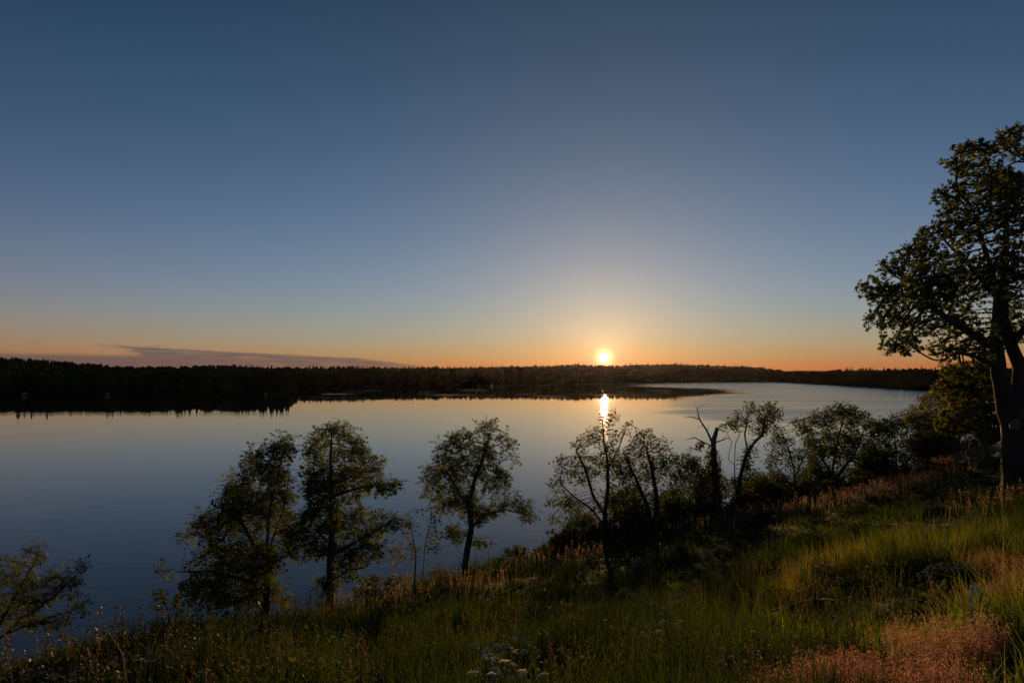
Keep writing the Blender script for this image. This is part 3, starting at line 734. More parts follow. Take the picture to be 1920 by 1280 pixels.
# knot where a limb was sawn off the maple
kc = P(1902, 797, 27.42); bm = bmesh.new()
for rr, zz in ((0.20, 0.0), (0.22, -0.05), (0.17, -0.09), (0.11, -0.075), (0.03, -0.07)):
    for k in range(14):
        a = k/14*2*math.pi; w = rr*(1+0.12*math.sin(3*a+rr*20))
        bm.verts.new((w*math.cos(a), zz*1.2, w*math.sin(a)*1.1))
bm.verts.ensure_lookup_table()
for j in range(4):
    for k in range(14): bm.faces.new([bm.verts[j*14+k], bm.verts[j*14+(k+1) % 14], bm.verts[(j+1)*14+(k+1) % 14], bm.verts[(j+1)*14+k]])
bm.faces.new([bm.verts[56+k] for k in range(14)])
me = bpy.data.meshes.new('branch_scar'); bm.to_mesh(me); bm.free(); me.materials.append(M_DEAD)
kn = mobj('branch_scar', me, maple); kn.location = Vector(kc)-maple.location
make_tree('willow_shrub', 'wispy shrub with long arching branches sweeping right over the water', 'shrub', 18.5, (-70, 1275),
    [[(-70,1285),(0,1195),(60,1150),(110,1110),(150,1070)], [(-30,1235),(10,1150),(50,1080),(80,1030)], [(-60,1280),(-50,1150),(-20,1060)], [(0,1195),(60,1165),(150,1140)]],
    [(66,1036,28,20),(22,1072,36,32),(118,1092,40,30),(150,1062,20,14),(62,1110,54,32),(152,1130,18,18),(22,1142,44,34),(70,1162,54,18),(-40,1080,46,46),(-60,1160,56,56)],
    116, r_base=0.07, natt=900, per=2.0, kill=0.17, step=0.13, tint=(0.55, 0.3), lsize=0.20, leaf=L_ASH4, depth=0.5)

for k, (px, py, d, w, h, lab) in enumerate([(1180,985,44.0,40,46,'leafy elder shrub behind the crossing trunks of the twin-trunk ash'),(1255,985,45.0,38,52,'leafy elder shrub behind the bushy sapling'),(1320,975,46.5,36,60,'leafy elder shrub rising behind the dead snag'),
        (1415,958,47.5,36,58,'leafy elder shrub behind the leaning ivy-wrapped ash'),(1455,950,48.5,34,52,'leafy elder shrub behind the see-through ash'),(1520,940,50.0,34,54,'leafy elder shrub joining the see-through ash to the domed tree'),
        (1640,915,51.5,40,60,'leafy elder shrub joining the domed tree to the dense dark bush'),(1765,880,50.0,44,62,'leafy elder shrub behind the yellowish green tree'),(1090,1000,43.5,34,28,'low elder shrub under the left limbs of the open thin-leaved ash')]):
    h *= 1.25; make_tree('elder_shrub', lab, 'shrub', d, (px, py), [[(px,py),(px-4,py-h*0.4),(px+3,py-h*0.8)], [(px,py-4),(px-w*0.6,py-h*0.5)], [(px,py-4),(px+w*0.6,py-h*0.55)]],
        [(px-w*0.45,py-h*0.45,w*0.5,h*0.3),(px+w*0.45,py-h*0.5,w*0.5,h*0.32),(px,py-h*0.8,w*0.5,h*0.25),(px,py-h*0.2,w*0.8,h*0.22)], 180+k, r_base=0.05, natt=640, per=4.2, kill=0.28, step=0.24, lsize=0.34, leaf=L_ASH3, tint=(0.25, 0.3), group='elder shrubs along the brow')

# ------------------------------------------------------------------ shrubs and saplings under them
make_tree('oak_sapling', 'small dark sapling with clustered leaves at the left foot of the leaning ash', 'sapling', 23.3, (325, 1190),
    [[(325,1190),(314,1140),(303,1112)], [(324,1175),(338,1130)]],
    [(300,1118,20,20),(332,1132,16,22),(288,1136,14,14),(342,1104,10,14)], 121, r_base=0.035, natt=160, per=2.6, kill=0.16, step=0.12, lsize=0.11, leaf=L_OVAL, lmat=M_BUSH, tint=(0.3, 0.2))
make_tree('leafy_shrub', 'glossy-leaved rounded shrub on the brow between the lone ash and the open ash', 'shrub', 31.5, (965, 1088),
    [[(965,1088),(966,1050),(967,1030)], [(965,1085),(940,1060)], [(965,1085),(990,1060)]],
    [(966,1034,28,13),(940,1060,28,18),(992,1060,28,18),(965,1070,40,15)], 122, r_base=0.04, natt=330, per=3.2, kill=0.2, step=0.15, lsize=0.17, leaf=L_OVAL, lmat=M_BUSH, tint=(0.45, 0.35))
make_tree('leafy_shrub', 'low tangled shrub at the foot of the upright ash, beside the thin sapling', 'shrub', 26.0, (708, 1130),
    [[(708,1130),(705,1105),(700,1085)], [(708,1125),(740,1095)]],
    [(698,1088,26,12),(680,1108,24,14),(742,1088,28,12),(715,1110,40,14)], 123, r_base=0.03, natt=260, per=2.8, kill=0.18, step=0.14, lsize=0.14, leaf=L_OVAL, lmat=M_BUSH, tint=(0.55, 0.3))
make_tree('leafy_shrub', 'twiggy shrub with a few drooping leaf clusters below the open thin-leaved ash', 'shrub', 36.5, (1062, 1050),
    [[(1062,1050),(1050,1020),(1036,1000)], [(1060,1040),(1075,1015)]],
    [(1036,1000,16,11),(1062,1008,24,14),(1080,1022,20,16)], 124, r_base=0.03, natt=120, per=1.6, kill=0.22, step=0.17, lsize=0.18, leaf=L_OVAL, lmat=M_BUSH, tint=(0.7, 0.25))
make_tree('juniper_bush', 'low rusty brown prickly bush at the foot of the lone ash', 'bush', 29.0, (835, 1100),
    [[(835,1100),(832,1075),(830,1062)], [(836,1095),(860,1078)]],
    [(826,1078,22,16),(850,1086,26,12),(870,1092,20,9)], 125, r_base=0.03, natt=240, per=4.0, kill=0.16, step=0.12, lsize=0.13, leaf=leaf_oval(0.10), lmat=M_BUSH, tint=(0.95, 0.1))
HEDGE = [(1070,1040,37.0,'below the left limbs of the open thin-leaved ash'),(1140,1022,38.0,'round the trunk of the open thin-leaved ash'),(1205,1020,38.0,'below the twin-trunk ash'),(1265,1005,39.5,'below the bushy sapling'),
         (1330,992,41.0,'below the dead snag'),(1395,975,42.0,'below the leaning ivy-wrapped ash'),(1455,960,43.0,'below the see-through ash'),(1515,950,43.5,'between the see-through ash and the domed tree'),
         (1570,940,44.0,'below the domed tree'),(1630,932,44.0,'below the dense dark bush'),(1690,925,43.0,'between the dense dark bush and the golden dry grass'),(1745,915,41.0,'below the yellowish green tree')]
for k, (px, py, d, where) in enumerate(HEDGE):
    w = 40 if k < 5 else 34
    make_tree('bramble_bush', 'reddish tipped bramble bush ' + where, 'bush', d, (px, py),
        [[(px,py),(px-3,py-20),(px-2,py-34)], [(px,py-2),(px-w*0.7,py-14)], [(px,py-2),(px+w*0.7,py-14)]],
        [(px-w*0.5,py-25,w*0.6,16),(px+w*0.5,py-22,w*0.6,15),(px,py-38,w*0.5,13),(px,py-10,w,12)], 140+k, r_base=0.035, natt=460, per=4.5, kill=0.17, step=0.14, lsize=0.16, leaf=L_OVAL, lmat=M_BUSH,
        tint=(0.72, 0.3), group='bramble bushes along the brow', depth=1.0)


# ------------------------------------------------------------------ ground cover
def ray_ground(px, py, h=0.0, lo=4.0, hi=70.0):
    """depth at which a thing of height h has its top at this pixel while standing on the ground"""
    dd = np.arange(lo, hi, 0.05); x = (px-HX)/F*dd
    df = ground(x, dd) + h + (py-HY)/F*dd
    k = np.where(df > 0)[0]
    return float(dd[k[0]]) if len(k) else None

PATH = np.array([(-1.5, 10), (2.2, 15), (5.8, 22), (11.5, 28.5), (16.0, 28.0), (17.4, 23), (17.5, 17), (18, 10)], float)
def path_dist(x, y):
    best = np.full(x.shape, 1e9)
    for a, b in zip(PATH[:-1], PATH[1:]):
        ab = b-a; t = np.clip(((x-a[0])*ab[0]+(y-a[1])*ab[1])/(ab@ab), 0, 1)
        best = np.minimum(best, np.hypot(x-a[0]-t*ab[0], y-a[1]-t*ab[1]))
    return best
def blob_xy(x, y, px, d, rx, ry):
    c = (px-HX)/F*d; return np.clip(1-np.sqrt(((x-c)/rx)**2+((y-d)/ry)**2), 0, 1)

def polar_points(n, rmin, rmax, a0, a1, r, power=1.0):
    """points round the standpoint, denser near it"""
    q = r.random(n); rad = rmin*(rmax/rmin)**(q**power)
    an = r.uniform(a0, a1, n)
    return rad*np.sin(an), rad*np.cos(an), rad

def blades(pos, h, w, lean, ang, tint, mid=0.55):
    n = len(pos); ld = np.stack([np.cos(ang), np.sin(ang), np.zeros(n)], -1)
    fa = ang + np.pi/2 + RNG.normal(0, 0.9, n); sd = np.stack([np.cos(fa), np.sin(fa), np.zeros(n)], -1)*w[:, None]*0.5
    up = np.array([0, 0, 1.0])
    m = pos + up*(h*mid)[:, None] + ld*(h*lean*0.30)[:, None]
    t = pos + up*(h*(1-0.35*lean**2))[:, None] + ld*(h*lean)[:, None]
    V = np.stack([pos-sd, pos+sd, m+sd*0.8, m-sd*0.8, t], 1).reshape(-1, 3)
    b = (np.arange(n)*5)[:, None]; fa_ = np.hypot(pos[:, 0], pos[:, 1]) > 17.0        # far blades are one sliver each
    Fq = b[~fa_]+np.array([0, 1, 2, 3]); Ft = np.concatenate([b[~fa_]+np.array([3, 2, 4]), b[fa_]+np.array([0, 1, 4])])
    C = np.repeat(tint[:, None, :], 5, 1).reshape(-1, 3)
    return V, [Fq, Ft], C

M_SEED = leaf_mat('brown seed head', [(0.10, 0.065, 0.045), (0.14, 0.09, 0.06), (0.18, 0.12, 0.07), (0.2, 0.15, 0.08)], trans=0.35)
RED = [(px, ray_ground(px, py, 0.3), rx, ry) for (px, py, rx, ry) in ((1590,1240,1.0,0.9),(1680,1272,0.85,0.7),(1735,1185,0.85,0.85),(1885,1075,1.2,1.4),(1845,1115,0.8,0.8),(1525,1272,0.6,0.6))]
D_BUSH = ray_ground(1770, 1112, 0.0); D_STONE = ray_ground(1835, 1104, 0.34)
CLEAR = [(1770, D_BUSH-0.9, 0.9, 1.1), (1835, D_STONE-0.7, 0.55, 0.9)]     # low growth in front of the bush and the stone
def zone_h(x, y):
    """height of the grass sward in metres"""
    s = crest_s(x, y)
    tus = fbm(x*0.9, y*0.9, 51, 3); h = 0.10 + 0.60*sstep(0.47, 0.68, tus) + 0.10*fbm(x*3.1, y*3.1, 52, 2)
    h = h + 0.28*sstep(-5.5, -1.5, s)*(0.4+0.9*fbm(x*0.8, y*0.8, 53, 2))
    h = h + 0.34*np.maximum(blob_xy(x, y, 1790, 14.5, 4.0, 2.2), blob_xy(x, y, 1930, 16, 4.0, 2.6))**0.5*(0.6+0.8*fbm(x*1.2, y*1.2, 59, 2))
    for (px, d, rx, ry) in RED: h = h*(1-0.70*np.minimum(1, 2.2*blob_xy(x, y, px, d, rx, ry)))
    for (px, d, rx, ry) in CLEAR: h = h*(1-0.8*np.minimum(1, 2.5*blob_xy(x, y, px, d, rx, ry)))
    p = path_dist(x, y); h = h*(0.30+0.70*sstep(0.5, 2.3, p+0.9*(fbm(x*0.7, y*0.7, 57, 2)-0.5)))
    h = h*(0.55+0.45*sstep(2.0, 9.0, np.hypot(x, y)))
    return np.clip(h, 0.07, 0.95)

def grass(name, n_tuft, per, rmin, rmax, a0, a1, mat_, label, seed, wmin=0.004, wk=0.00085, hk=1.0, bias=0.0, mask=None, spread=0.10, power=1.0, leanmu=0.35):
    r = np.random.default_rng(seed)
    x, y, rad = polar_points(n_tuft, rmin, rmax, a0, a1, r, power)
    s = crest_s(x, y); ok = s < 2.6
    if mask is not None: ok &= r.random(len(x)) < mask(x, y)
    x, y = x[ok], y[ok]
    hz = zone_h(x, y)*r.uniform(0.75, 1.3, len(x))*hk; tb = fbm(x*0.45, y*0.45, 61, 3); lang = r.uniform(0, 6.28, len(x))
    k = np.repeat(np.arange(len(x)), r.poisson(per, len(x)))
    n = len(k); sc = (0.4+hz[k])*spread
    bx = x[k]+r.normal(0, 1, n)*sc; by = y[k]+r.normal(0, 1, n)*sc
    z = ground(bx, by)
    h = hz[k]*r.uniform(0.45, 1.15, n); rr = np.hypot(bx, by)
    w = np.maximum(wmin, rr*wk)*r.uniform(0.7, 1.3, n)
    ang = np.arctan2(by-y[k], bx-x[k])*0.5 + lang[k]*0.5 + r.normal(0, 0.7, n)
    tint = np.zeros((n, 3)); tint[:, 0] = np.clip(bias+0.40+(tb[k]-0.5)*1.2+r.normal(0, 0.16, n), 0, 1); tint[:, 1] = r.uniform(0.2, 0.8, n)
    V, Fs, C = blades(np.stack([bx, by, z-0.03], -1), h+0.03, w, np.clip(r.normal(leanmu, 0.22, n), 0, 1.0), ang, tint)
    o = mobj(name, mesh_np(name, V, Fs, mat_, False, C)); tag(o, label, 'grass', kind='stuff')
    print(name, n, 'blades', n*3, 'tris')
A0, A1 = math.radians(-50), math.radians(52)
grass('meadow_grass', 19000, 11, 3.2, 60, A0, A1, M_GRASS, 'rough green meadow grass covering the bank', 201, wmin=0.0075, wk=0.0011, bias=-0.10)
onpath = lambda x, y: 1.0*(path_dist(x, y) < 3.2)
grass('track_turf', 9000, 10, 6, 40, math.radians(-12), A1, M_GRASS, 'short turf along the worn track', 204, wmin=0.006, wk=0.0011, hk=1.0, bias=-0.12, mask=onpath, power=0.8, spread=0.3)
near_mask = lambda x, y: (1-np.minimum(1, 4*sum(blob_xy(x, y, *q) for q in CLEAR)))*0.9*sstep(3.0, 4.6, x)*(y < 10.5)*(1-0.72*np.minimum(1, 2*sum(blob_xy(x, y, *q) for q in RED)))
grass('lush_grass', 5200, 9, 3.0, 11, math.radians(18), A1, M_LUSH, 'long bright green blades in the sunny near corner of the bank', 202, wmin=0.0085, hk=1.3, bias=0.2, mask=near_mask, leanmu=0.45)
airy = lambda x, y: np.maximum(blob_xy(x, y, 1790, 14.5, 4.2, 2.4), blob_xy(x, y, 1930, 16, 4.2, 2.8))**0.5*1.3
grass('feathery_grass', 15000, 10, 9, 21, math.radians(20), A1, M_LUSH, 'tall feathery pale grass on the hump in front of the big maple', 203, wmin=0.0028, wk=0.0004, hk=0.85, bias=0.42, mask=airy)

def panicles(name, pts, h, label, seed, fl=18, head=0.35, size=0.014, spread=0.05, stemw=0.0022, tb=0.3, m_=None, cat='grass'):
    """thin stems ending in loose seed heads"""
    r = np.random.default_rng(seed); x, y = pts; n = len(x)
    z = ground(x, y); hh = h*r.uniform(0.6, 1.2, n); ang = r.uniform(0, 6.28, n); lean = np.abs(r.normal(0.15, 0.14, n))
    t0 = np.clip(tb+(fbm(x*0.9, y*0.9, 71, 2)-0.5)*0.9+r.normal(0, 0.15, n), 0, 1)
    tint = np.stack([t0, r.uniform(0.2, 0.8, n), t0*0], -1); rr = np.hypot(x, y)
    V, Fs, C = blades(np.stack([x, y, z-0.03], -1), hh, np.maximum(stemw, rr*0.00045), lean, ang, tint, 0.6)
    k = np.repeat(np.arange(n), fl); m = len(k); t = 1-head*r.random(m)**1.2
    ld = np.stack([np.cos(ang), np.sin(ang), ang*0], -1)
    base = np.stack([x, y, z], -1)[k] + np.array([0, 0, 1.0])*(hh[k]*t)[:, None] + ld[k]*(hh[k]*lean[k]*t**1.8)[:, None]
    sp = spread*hh[k]*(1.15-(t-(1-head))/head)
    base = base + r.normal(0, 1, (m, 3))*sp[:, None]*np.array([1, 1, 0.5])
    dv = unit(r.normal(0, 1, (m, 3))+np.array([0, 0, 0.8])); sd = unit(np.cross(dv, r.normal(0, 1, (m, 3))))
    sz = np.maximum(size, rr[k]*0.0011)*r.uniform(0.6, 1.3, m)
    tri = np.stack([base-sd*sz[:, None]*0.35, base+sd*sz[:, None]*0.35, base+dv*sz[:, None]], 1).reshape(-1, 3)
    Ft = len(V)+np.arange(m*3).reshape(-1, 3); tt = tint[k].copy(); tt[:, 0] = np.clip(tt[:, 0]+r.normal(0, 0.12, m), 0, 1)
    o = mobj(name, mesh_np(name, np.concatenate([V, tri]), [Fs[0], np.concatenate([Fs[1], Ft])], m_ or M_DRY, False, np.concatenate([C, np.repeat(tt, 3, 0)])))
    tag(o, label, cat, kind='stuff'); print(name, n*3+m, 'tris')
def spots(lst, seed):
    r = np.random.default_rng(seed); X, Y = [], []
    for (px, py, h, n, rx, ry) in lst:
        d = ray_ground(px, py, h)
        if d is None: print('no ground', px, py); continue
        a = unit(r.normal(0, 1, (n, 2)))*np.sqrt(r.random((n, 1)))
        X.append((px-HX)/F*d+a[:, 0]*rx); Y.append(d+a[:, 1]*ry)
    X, Y = np.concatenate(X), np.concatenate(Y); ok = crest_s(X, Y) < 1.5
    for (px, d, rx, ry) in CLEAR: ok &= blob_xy(X, Y, px, d, rx, ry) < 0.12
    return X[ok], Y[ok]
def patchy(q, lo=0.42, hi=0.58):
    k = np.random.default_rng(9).random(len(q[0])) < sstep(lo, hi, fbm(q[0]*2.2, q[1]*2.2, 91, 3)); return q[0][k], q[1][k]
panicles('red_bent_grass', patchy(spots([(1590,1235,0.3,1300,0.75,0.8),(1680,1270,0.3,1000,0.6,0.5),(1735,1180,0.35,1200,0.6,0.7),(1885,1070,0.4,1700,1.0,1.3),(1850,1130,0.25,600,0.7,0.6),(1520,1270,0.3,600,0.5,0.5),(1910,1035,0.4,700,1.0,1.0)], 301)), 0.36,
         'fine reddish dry bent grass in drifts on the sunny slope', 302, fl=24, head=0.6, size=0.014, spread=0.10, tb=0.28)
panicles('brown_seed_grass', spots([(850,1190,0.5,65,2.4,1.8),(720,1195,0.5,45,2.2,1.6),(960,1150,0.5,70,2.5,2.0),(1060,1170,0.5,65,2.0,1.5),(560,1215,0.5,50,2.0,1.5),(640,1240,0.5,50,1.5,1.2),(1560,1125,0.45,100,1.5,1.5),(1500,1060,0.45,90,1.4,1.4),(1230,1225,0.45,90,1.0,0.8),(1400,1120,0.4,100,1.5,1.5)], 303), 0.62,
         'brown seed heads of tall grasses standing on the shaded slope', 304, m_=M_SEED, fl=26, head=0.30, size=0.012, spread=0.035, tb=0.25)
panicles('golden_seed_grass', spots([(1840,840,0.9,420,3.0,1.6),(1790,850,0.8,200,2.5,1.5),(1720,892,0.7,200,3.0,1.5),(1640,915,0.6,150,3.0,1.5),(1560,930,0.6,130,3.0,1.5),(1450,948,0.6,90,2.5,1.5),(1330,975,0.6,90,2.5,1.5),(1860,930,0.6,60,1.5,1.0),(700,1108,0.6,70,1.8,1.0),(790,1098,0.6,70,1.8,1.0),(900,1082,0.6,60,1.8,1.2),(610,1140,0.6,50,1.5,0.8),(1050,1035,0.6,90,2.0,1.5)], 305), 0.85,
         'tall golden dry grass along the brow beside the big maple', 306, fl=20, head=0.45, size=0.02, spread=0.04, stemw=0.004, tb=0.75)
panicles('bank_weed', spots([(160,1195,0.8,26,1.2,0.8),(215,1190,0.8,30,1.4,0.8),(280,1175,0.7,24,1.2,0.6),(370,1165,0.7,24,1.2,0.8),(100,1190,0.8,18,0.8,0.6),(560,1120,0.8,60,1.4,0.8),(600,1110,0.8,50,1.4,0.8)], 307), 0.95,
         'tall dark weed stalks with clustered seed heads edging the brow over the water', 308, fl=40, head=0.4, size=0.03, spread=0.05, stemw=0.006, tb=0.3, m_=M_WEED, cat='weeds')
# low broad leaves between the grasses
r = np.random.default_rng(401)
x, y, _ = polar_points(26000, 4, 55, A0, A1, r); ok = (crest_s(x, y) < 2.2); x, y = x[ok], y[ok]
nn = len(x); pos = np.stack([x, y, ground(x, y)+r.uniform(0.02, 0.5, nn)*zone_h(x, y)], -1)
tn = np.stack([np.clip(r.normal(0.42, 0.22, nn), 0, 1), r.random(nn), x*0], -1)
rnd = r.normal(0, 1, (nn, 3)); rnd[:, 2] *= 0.4
V, Fc, C = place(L_OVAL, pos, rnd, unit(r.normal(0, 0.4, (nn, 3))+np.array([0, 0, 1.0])), np.maximum(0.035, np.hypot(x, y)*0.0035)*r.uniform(0.7, 1.6, nn), tn)
tag(mobj('ground_herbs', mesh_np('ground_herbs', V, Fc, M_BUSH, False, C)), 'low leafy herbs between the grasses of the bank', 'herbs', kind='stuff')

# clumps of tall dark weeds that make the sward lumpy
r = np.random.default_rng(411); PV, PD, PS, PT = [], [], [], []
x, y, _ = polar_points(1000, 5.5, 50, A0, A1, r, 0.9); s_ = crest_s(x, y)
ok = (s_ < 1.2) & (path_dist(x, y) > 1.5) & (r.random(len(x)) < 0.45+0.55*sstep(-7, -1, s_)) & ~((x > 3.0) & (y < 11)); x, y = x[ok], y[ok]
z = ground(x, y)
for i in range(len(x)):
    n = 120; R = r.uniform(0.20, 0.50); H = R*r.uniform(0.9, 2.1); q = unit(r.normal(0, 1, (n, 3)))*(r.random((n, 1))**0.4); q[:, 2] = np.abs(q[:, 2])
    PV.append(np.array([x[i], y[i], z[i]])+q*[R, R, H]); d = q.copy(); d[:, 2] = 0.25; PD.append(d+r.normal(0, 0.5, (n, 3)))
    PS.append(np.full(n, max(0.05, math.hypot(x[i], y[i])*0.0042))*r.uniform(0.6, 1.4, n)); c = r.random()*0.55
    PT.append(np.stack([np.clip(c+r.normal(0, 0.15, n), 0, 1), r.random(n), np.zeros(n)], -1))
PV, PD, PS, PT = map(np.concatenate, (PV, PD, PS, PT))
V, Fc, C = place(L_OVAL, PV, PD, unit(r.normal(0, 0.5, PV.shape)+np.array([0, 0, 1.0])), PS, PT)
tag(mobj('weed_clumps', mesh_np('weed_clumps', V, Fc, M_BUSH, False, C)), 'rank dark leafy weeds growing in hummocks over the bank', 'weeds', kind='stuff'); print('weeds', len(Fc))

# ------------------------------------------------------------------ flowers, each plant its own thing
def tube_mesh(name, pts, r0, r1, m, ns=4):
    pts = np.array(pts, float); n = len(pts); t = unit(np.gradient(pts, axis=0)); a = unit(np.cross(t, np.array([0.2, 1.0, 0.15]))); b = np.cross(t, a)
    th = np.arange(ns)/ns*2*math.pi; rr = np.linspace(r0, r1, n)
    R = pts[:, None]+rr[:, None, None]*(np.cos(th)[None, :, None]*a[:, None]+np.sin(th)[None, :, None]*b[:, None])
    g = np.arange(n*ns).reshape(n, ns); g2 = np.roll(g, -1, 1)
    Q = np.stack([g[:-1], g2[:-1], g2[1:], g[1:]], -1).reshape(-1, 4)
    return R.reshape(-1, 3), Q
def join(parts):
    V, Q, off = [], [], 0
    for v, q in parts: V.append(v); Q.append(q+off); off += len(v)
    return np.concatenate(V), np.concatenate(Q)
def florets(r, n, rad, z, dome, s, m, name):
    V, Fc = [], []
    for i in range(n):
        a = i*2.399963; q = rad*math.sqrt((i+0.5)/n); c = np.array([q*math.cos(a), q*math.sin(a), z-dome*(q/rad)**2+r.normal(0, 0.002)])
        k = len(V)*6 if False else sum(len(v) for v in V)
        th = np.arange(5)/5*6.283+r.random()*6
        v = np.concatenate([[c+[0, 0, s*0.35]], c+np.stack([np.cos(th)*s, np.sin(th)*s, -0.15*s+0*th], -1)])
        V.append(v); Fc += [(k, k+1+j, k+1+(j+1) % 5) for j in range(5)]
    return mesh_np(name, np.concatenate(V), np.array(Fc), m, True)
def yarrow_proto(k):
    r = np.random.default_rng(500+k); h = 0.5
    stems = [tube_mesh('s', [(0, 0, -0.05), (0.01*r.normal(), 0.01*r.normal(), h*0.5), (0, 0, h*0.86)], 0.004, 0.003, None)]
    heads = []
    for j in range(3+k % 2):
        a = j*2.1+r.random(); q = 0.05+0.03*r.random(); e = np.array([math.cos(a)*q, math.sin(a)*q, h+r.normal(0, 0.02)])
        stems.append(tube_mesh('s', [(0, 0, h*0.72), e*[0.55, 0.55, 0.93], e], 0.003, 0.002, None)); heads.append((e, 0.020+0.014*r.random()))
    v, q = join(stems); sm = mesh_np('stem', v, [q], M_STEM)
    n = 14; pos = np.stack([np.zeros(n), np.zeros(n), r.uniform(0.05, 0.7, n)*h], -1); dr = r.normal(0, 1, (n, 3)); dr[:, 2] = 0.5
    tn = np.stack([r.uniform(0.3, 0.7, n), r.random(n), np.zeros(n)], -1)
    lv, lf, lc = place(leaf_oval(0.12), pos, dr, np.tile([0, 0, 1.0], (n, 1))+r.normal(0, 0.2, (n, 3)), r.uniform(0.06, 0.12, n), tn)
    lm = mesh_np('leaves', lv, lf, M_BUSH, False, lc)
    hm = [(florets(r, 16, rad, 0.004, 0.010, 0.0062, M_PETAL, 'flower_head'), e) for e, rad in heads]
    return sm, lm, hm
YP = [yarrow_proto(k) for k in range(4)]
def put_plant(name, label, cat, group, px, py, h, protos, seed):
    r = np.random.default_rng(seed); d = ray_ground(px, py, h)
    if d is None: return None
    x = (px-HX)/F*d; sm, lm, hm = protos[r.integers(len(protos))]
    root = empty(name, (x, d, gpt(x, d)), label, cat, group); root.scale = (h/0.5,)*3; root.rotation_euler = (r.normal(0, 0.08), r.normal(0, 0.08), r.random()*6.28)
    mobj('stem', sm, root)
    if lm: mobj('leaves', lm, root)
    for me, e in hm:
        o = mobj('flower_head', me, root); o.location = e; o.rotation_euler = (r.normal(0, 0.15), r.normal(0, 0.15), r.random()*6)
    return root
Y1 = [(945,1208),(960,1200),(977,1205),(988,1213),(938,1226),(952,1223),(925,1218),(912,1240),(918,1251),(905,1262),(897,1269),(945,1256),(972,1275),(995,1266),(925,1244),(958,1214),(965,1222),(930,1236)]
Y2 = [(1203,1130),(1216,1127),(1228,1131),(1218,1137),(1195,1154),(1205,1151),(1245,1143),(1254,1147),(1240,1153),(1266,1157),(1260,1168),(1276,1168),(1269,1179),(1262,1184),(1205,1181),(1213,1176),(1229,1178)]
Y3 = [(1528,1046),(1540,1044),(1510,1055),(1520,1051),(1546,1056),(1553,1052),(1561,1063),(1566,1071),(1555,1076),(1462,1076),(1469,1083),(1660,1014),(1535,1060)]
Y4 = [(640,1184),(651,1189),(616,1190),(632,1193),(625,1210)]
s0 = 600
for lst, lab, grp in ((Y1, 'white flat-topped yarrow in the grass of the open slope below the lone ash', 'white yarrow below the lone ash'),
                      (Y2, 'white flat-topped yarrow beside the worn grassy track', 'white yarrow beside the track'),
                      (Y3, 'pale yarrow in front of the feathery grass hump', 'pale yarrow by the feathery grass'),
                      (Y4, 'cream yarrow at the foot of the upright ash', 'cream yarrow below the upright ash')):
    for (px, py) in lst:
        s0 += 1; put_plant('yarrow_plant', lab, 'flower', grp, px, py, 0.5+0.12*math.sin(s0*1.7), YP, s0)
def daisy_proto(k):
    r = np.random.default_rng(550+k); h = 0.5
    v, q = tube_mesh('s', [(0, 0, -0.05), (0.02*r.normal(), 0.02*r.normal(), h*0.5), (0, 0, h)], 0.004, 0.003, None)
    V, Fc = [np.array([[0, 0, 0.006]])], []; n = 12
    for i in range(n):
        a = i/n*6.283; c, s = math.cos(a), math.sin(a); b = 1+i*4
        V.append(np.array([[0.008*c, 0.008*s, 0.004], [0.022*c-0.006*s, 0.022*s+0.006*c, 0.006], [0.034*c, 0.034*s, 0.001], [0.022*c+0.006*s, 0.022*s-0.006*c, 0.006]]))
        Fc += [(b, b+1, b+2), (b, b+2, b+3)]
    hd = mesh_np('flower_head', np.concatenate(V), np.array(Fc), M_PETAL, False)
    return mesh_np('stem', v, [q], M_STEM), None, [(hd, (0, 0, h))]
DP = [daisy_proto(k) for k in range(3)]
r = np.random.default_rng(77)
for k in range(40): put_plant('daisy', 'white daisy in the patch in front of the leaning ash', 'flower', 'daisies in front of the leaning ash', 398+r.random()*62, 1166+r.random()*20, 0.55, DP, 700+k)
for k in range(34): put_plant('daisy', 'white daisy low on the bank beside the wispy willow shrub', 'flower', 'daisies beside the willow shrub', 10+r.random()*140, 1250+r.random()*28, 0.45, DP, 760+k)
for k in range(9): put_plant('daisy', 'white daisy on the brow between the willow shrub and the small dark sapling', 'flower', 'daisies on the brow', 178+r.random()*110, 1225+r.random()*18, 0.5, DP, 800+k)
def rocket_proto(k):
    r = np.random.default_rng(580+k); h = 0.5; st = [tube_mesh('s', [(0, 0, -0.05), (0.015*r.normal(), 0.015*r.normal(), h*0.5), (0, 0, h)], 0.0035, 0.002, None)]
    v, q = join(st); n = 10; pos = np.stack([np.zeros(n), np.zeros(n), r.uniform(0.05, 0.85, n)*h], -1); dr = r.normal(0, 1, (n, 3)); dr[:, 2] = 0.9
    lv, lf, lc = place(leaf_oval(0.10), pos, dr, np.tile([0, 0, 1.0], (n, 1))+r.normal(0, 0.2, (n, 3)), r.uniform(0.03, 0.07, n), np.stack([r.uniform(0.5, 0.9, n), r.random(n), np.zeros(n)], -1))
    return mesh_np('stem', v, [q], M_STEM), mesh_np('leaves', lv, lf, M_GRASS, False, lc), [(florets(r, 9, 0.016, 0.0, 0.012, 0.006, M_YELLOW if k % 2 else M_PETAL, 'flower_head'), (0, 0, h))]
RP = [rocket_proto(k) for k in range(4)]
for k in range(56):
    px = 1345+r.random()*245; py = 1125+(px-1345)*-0.02+r.random()*125
    put_plant('rocket_stalk', 'slender upright stalk with a tiny pale flower tip by the fallen log', 'flower', 'slender flower stalks by the fallen log', px, py, 0.42+0.15*r.random(), RP, 900+k)

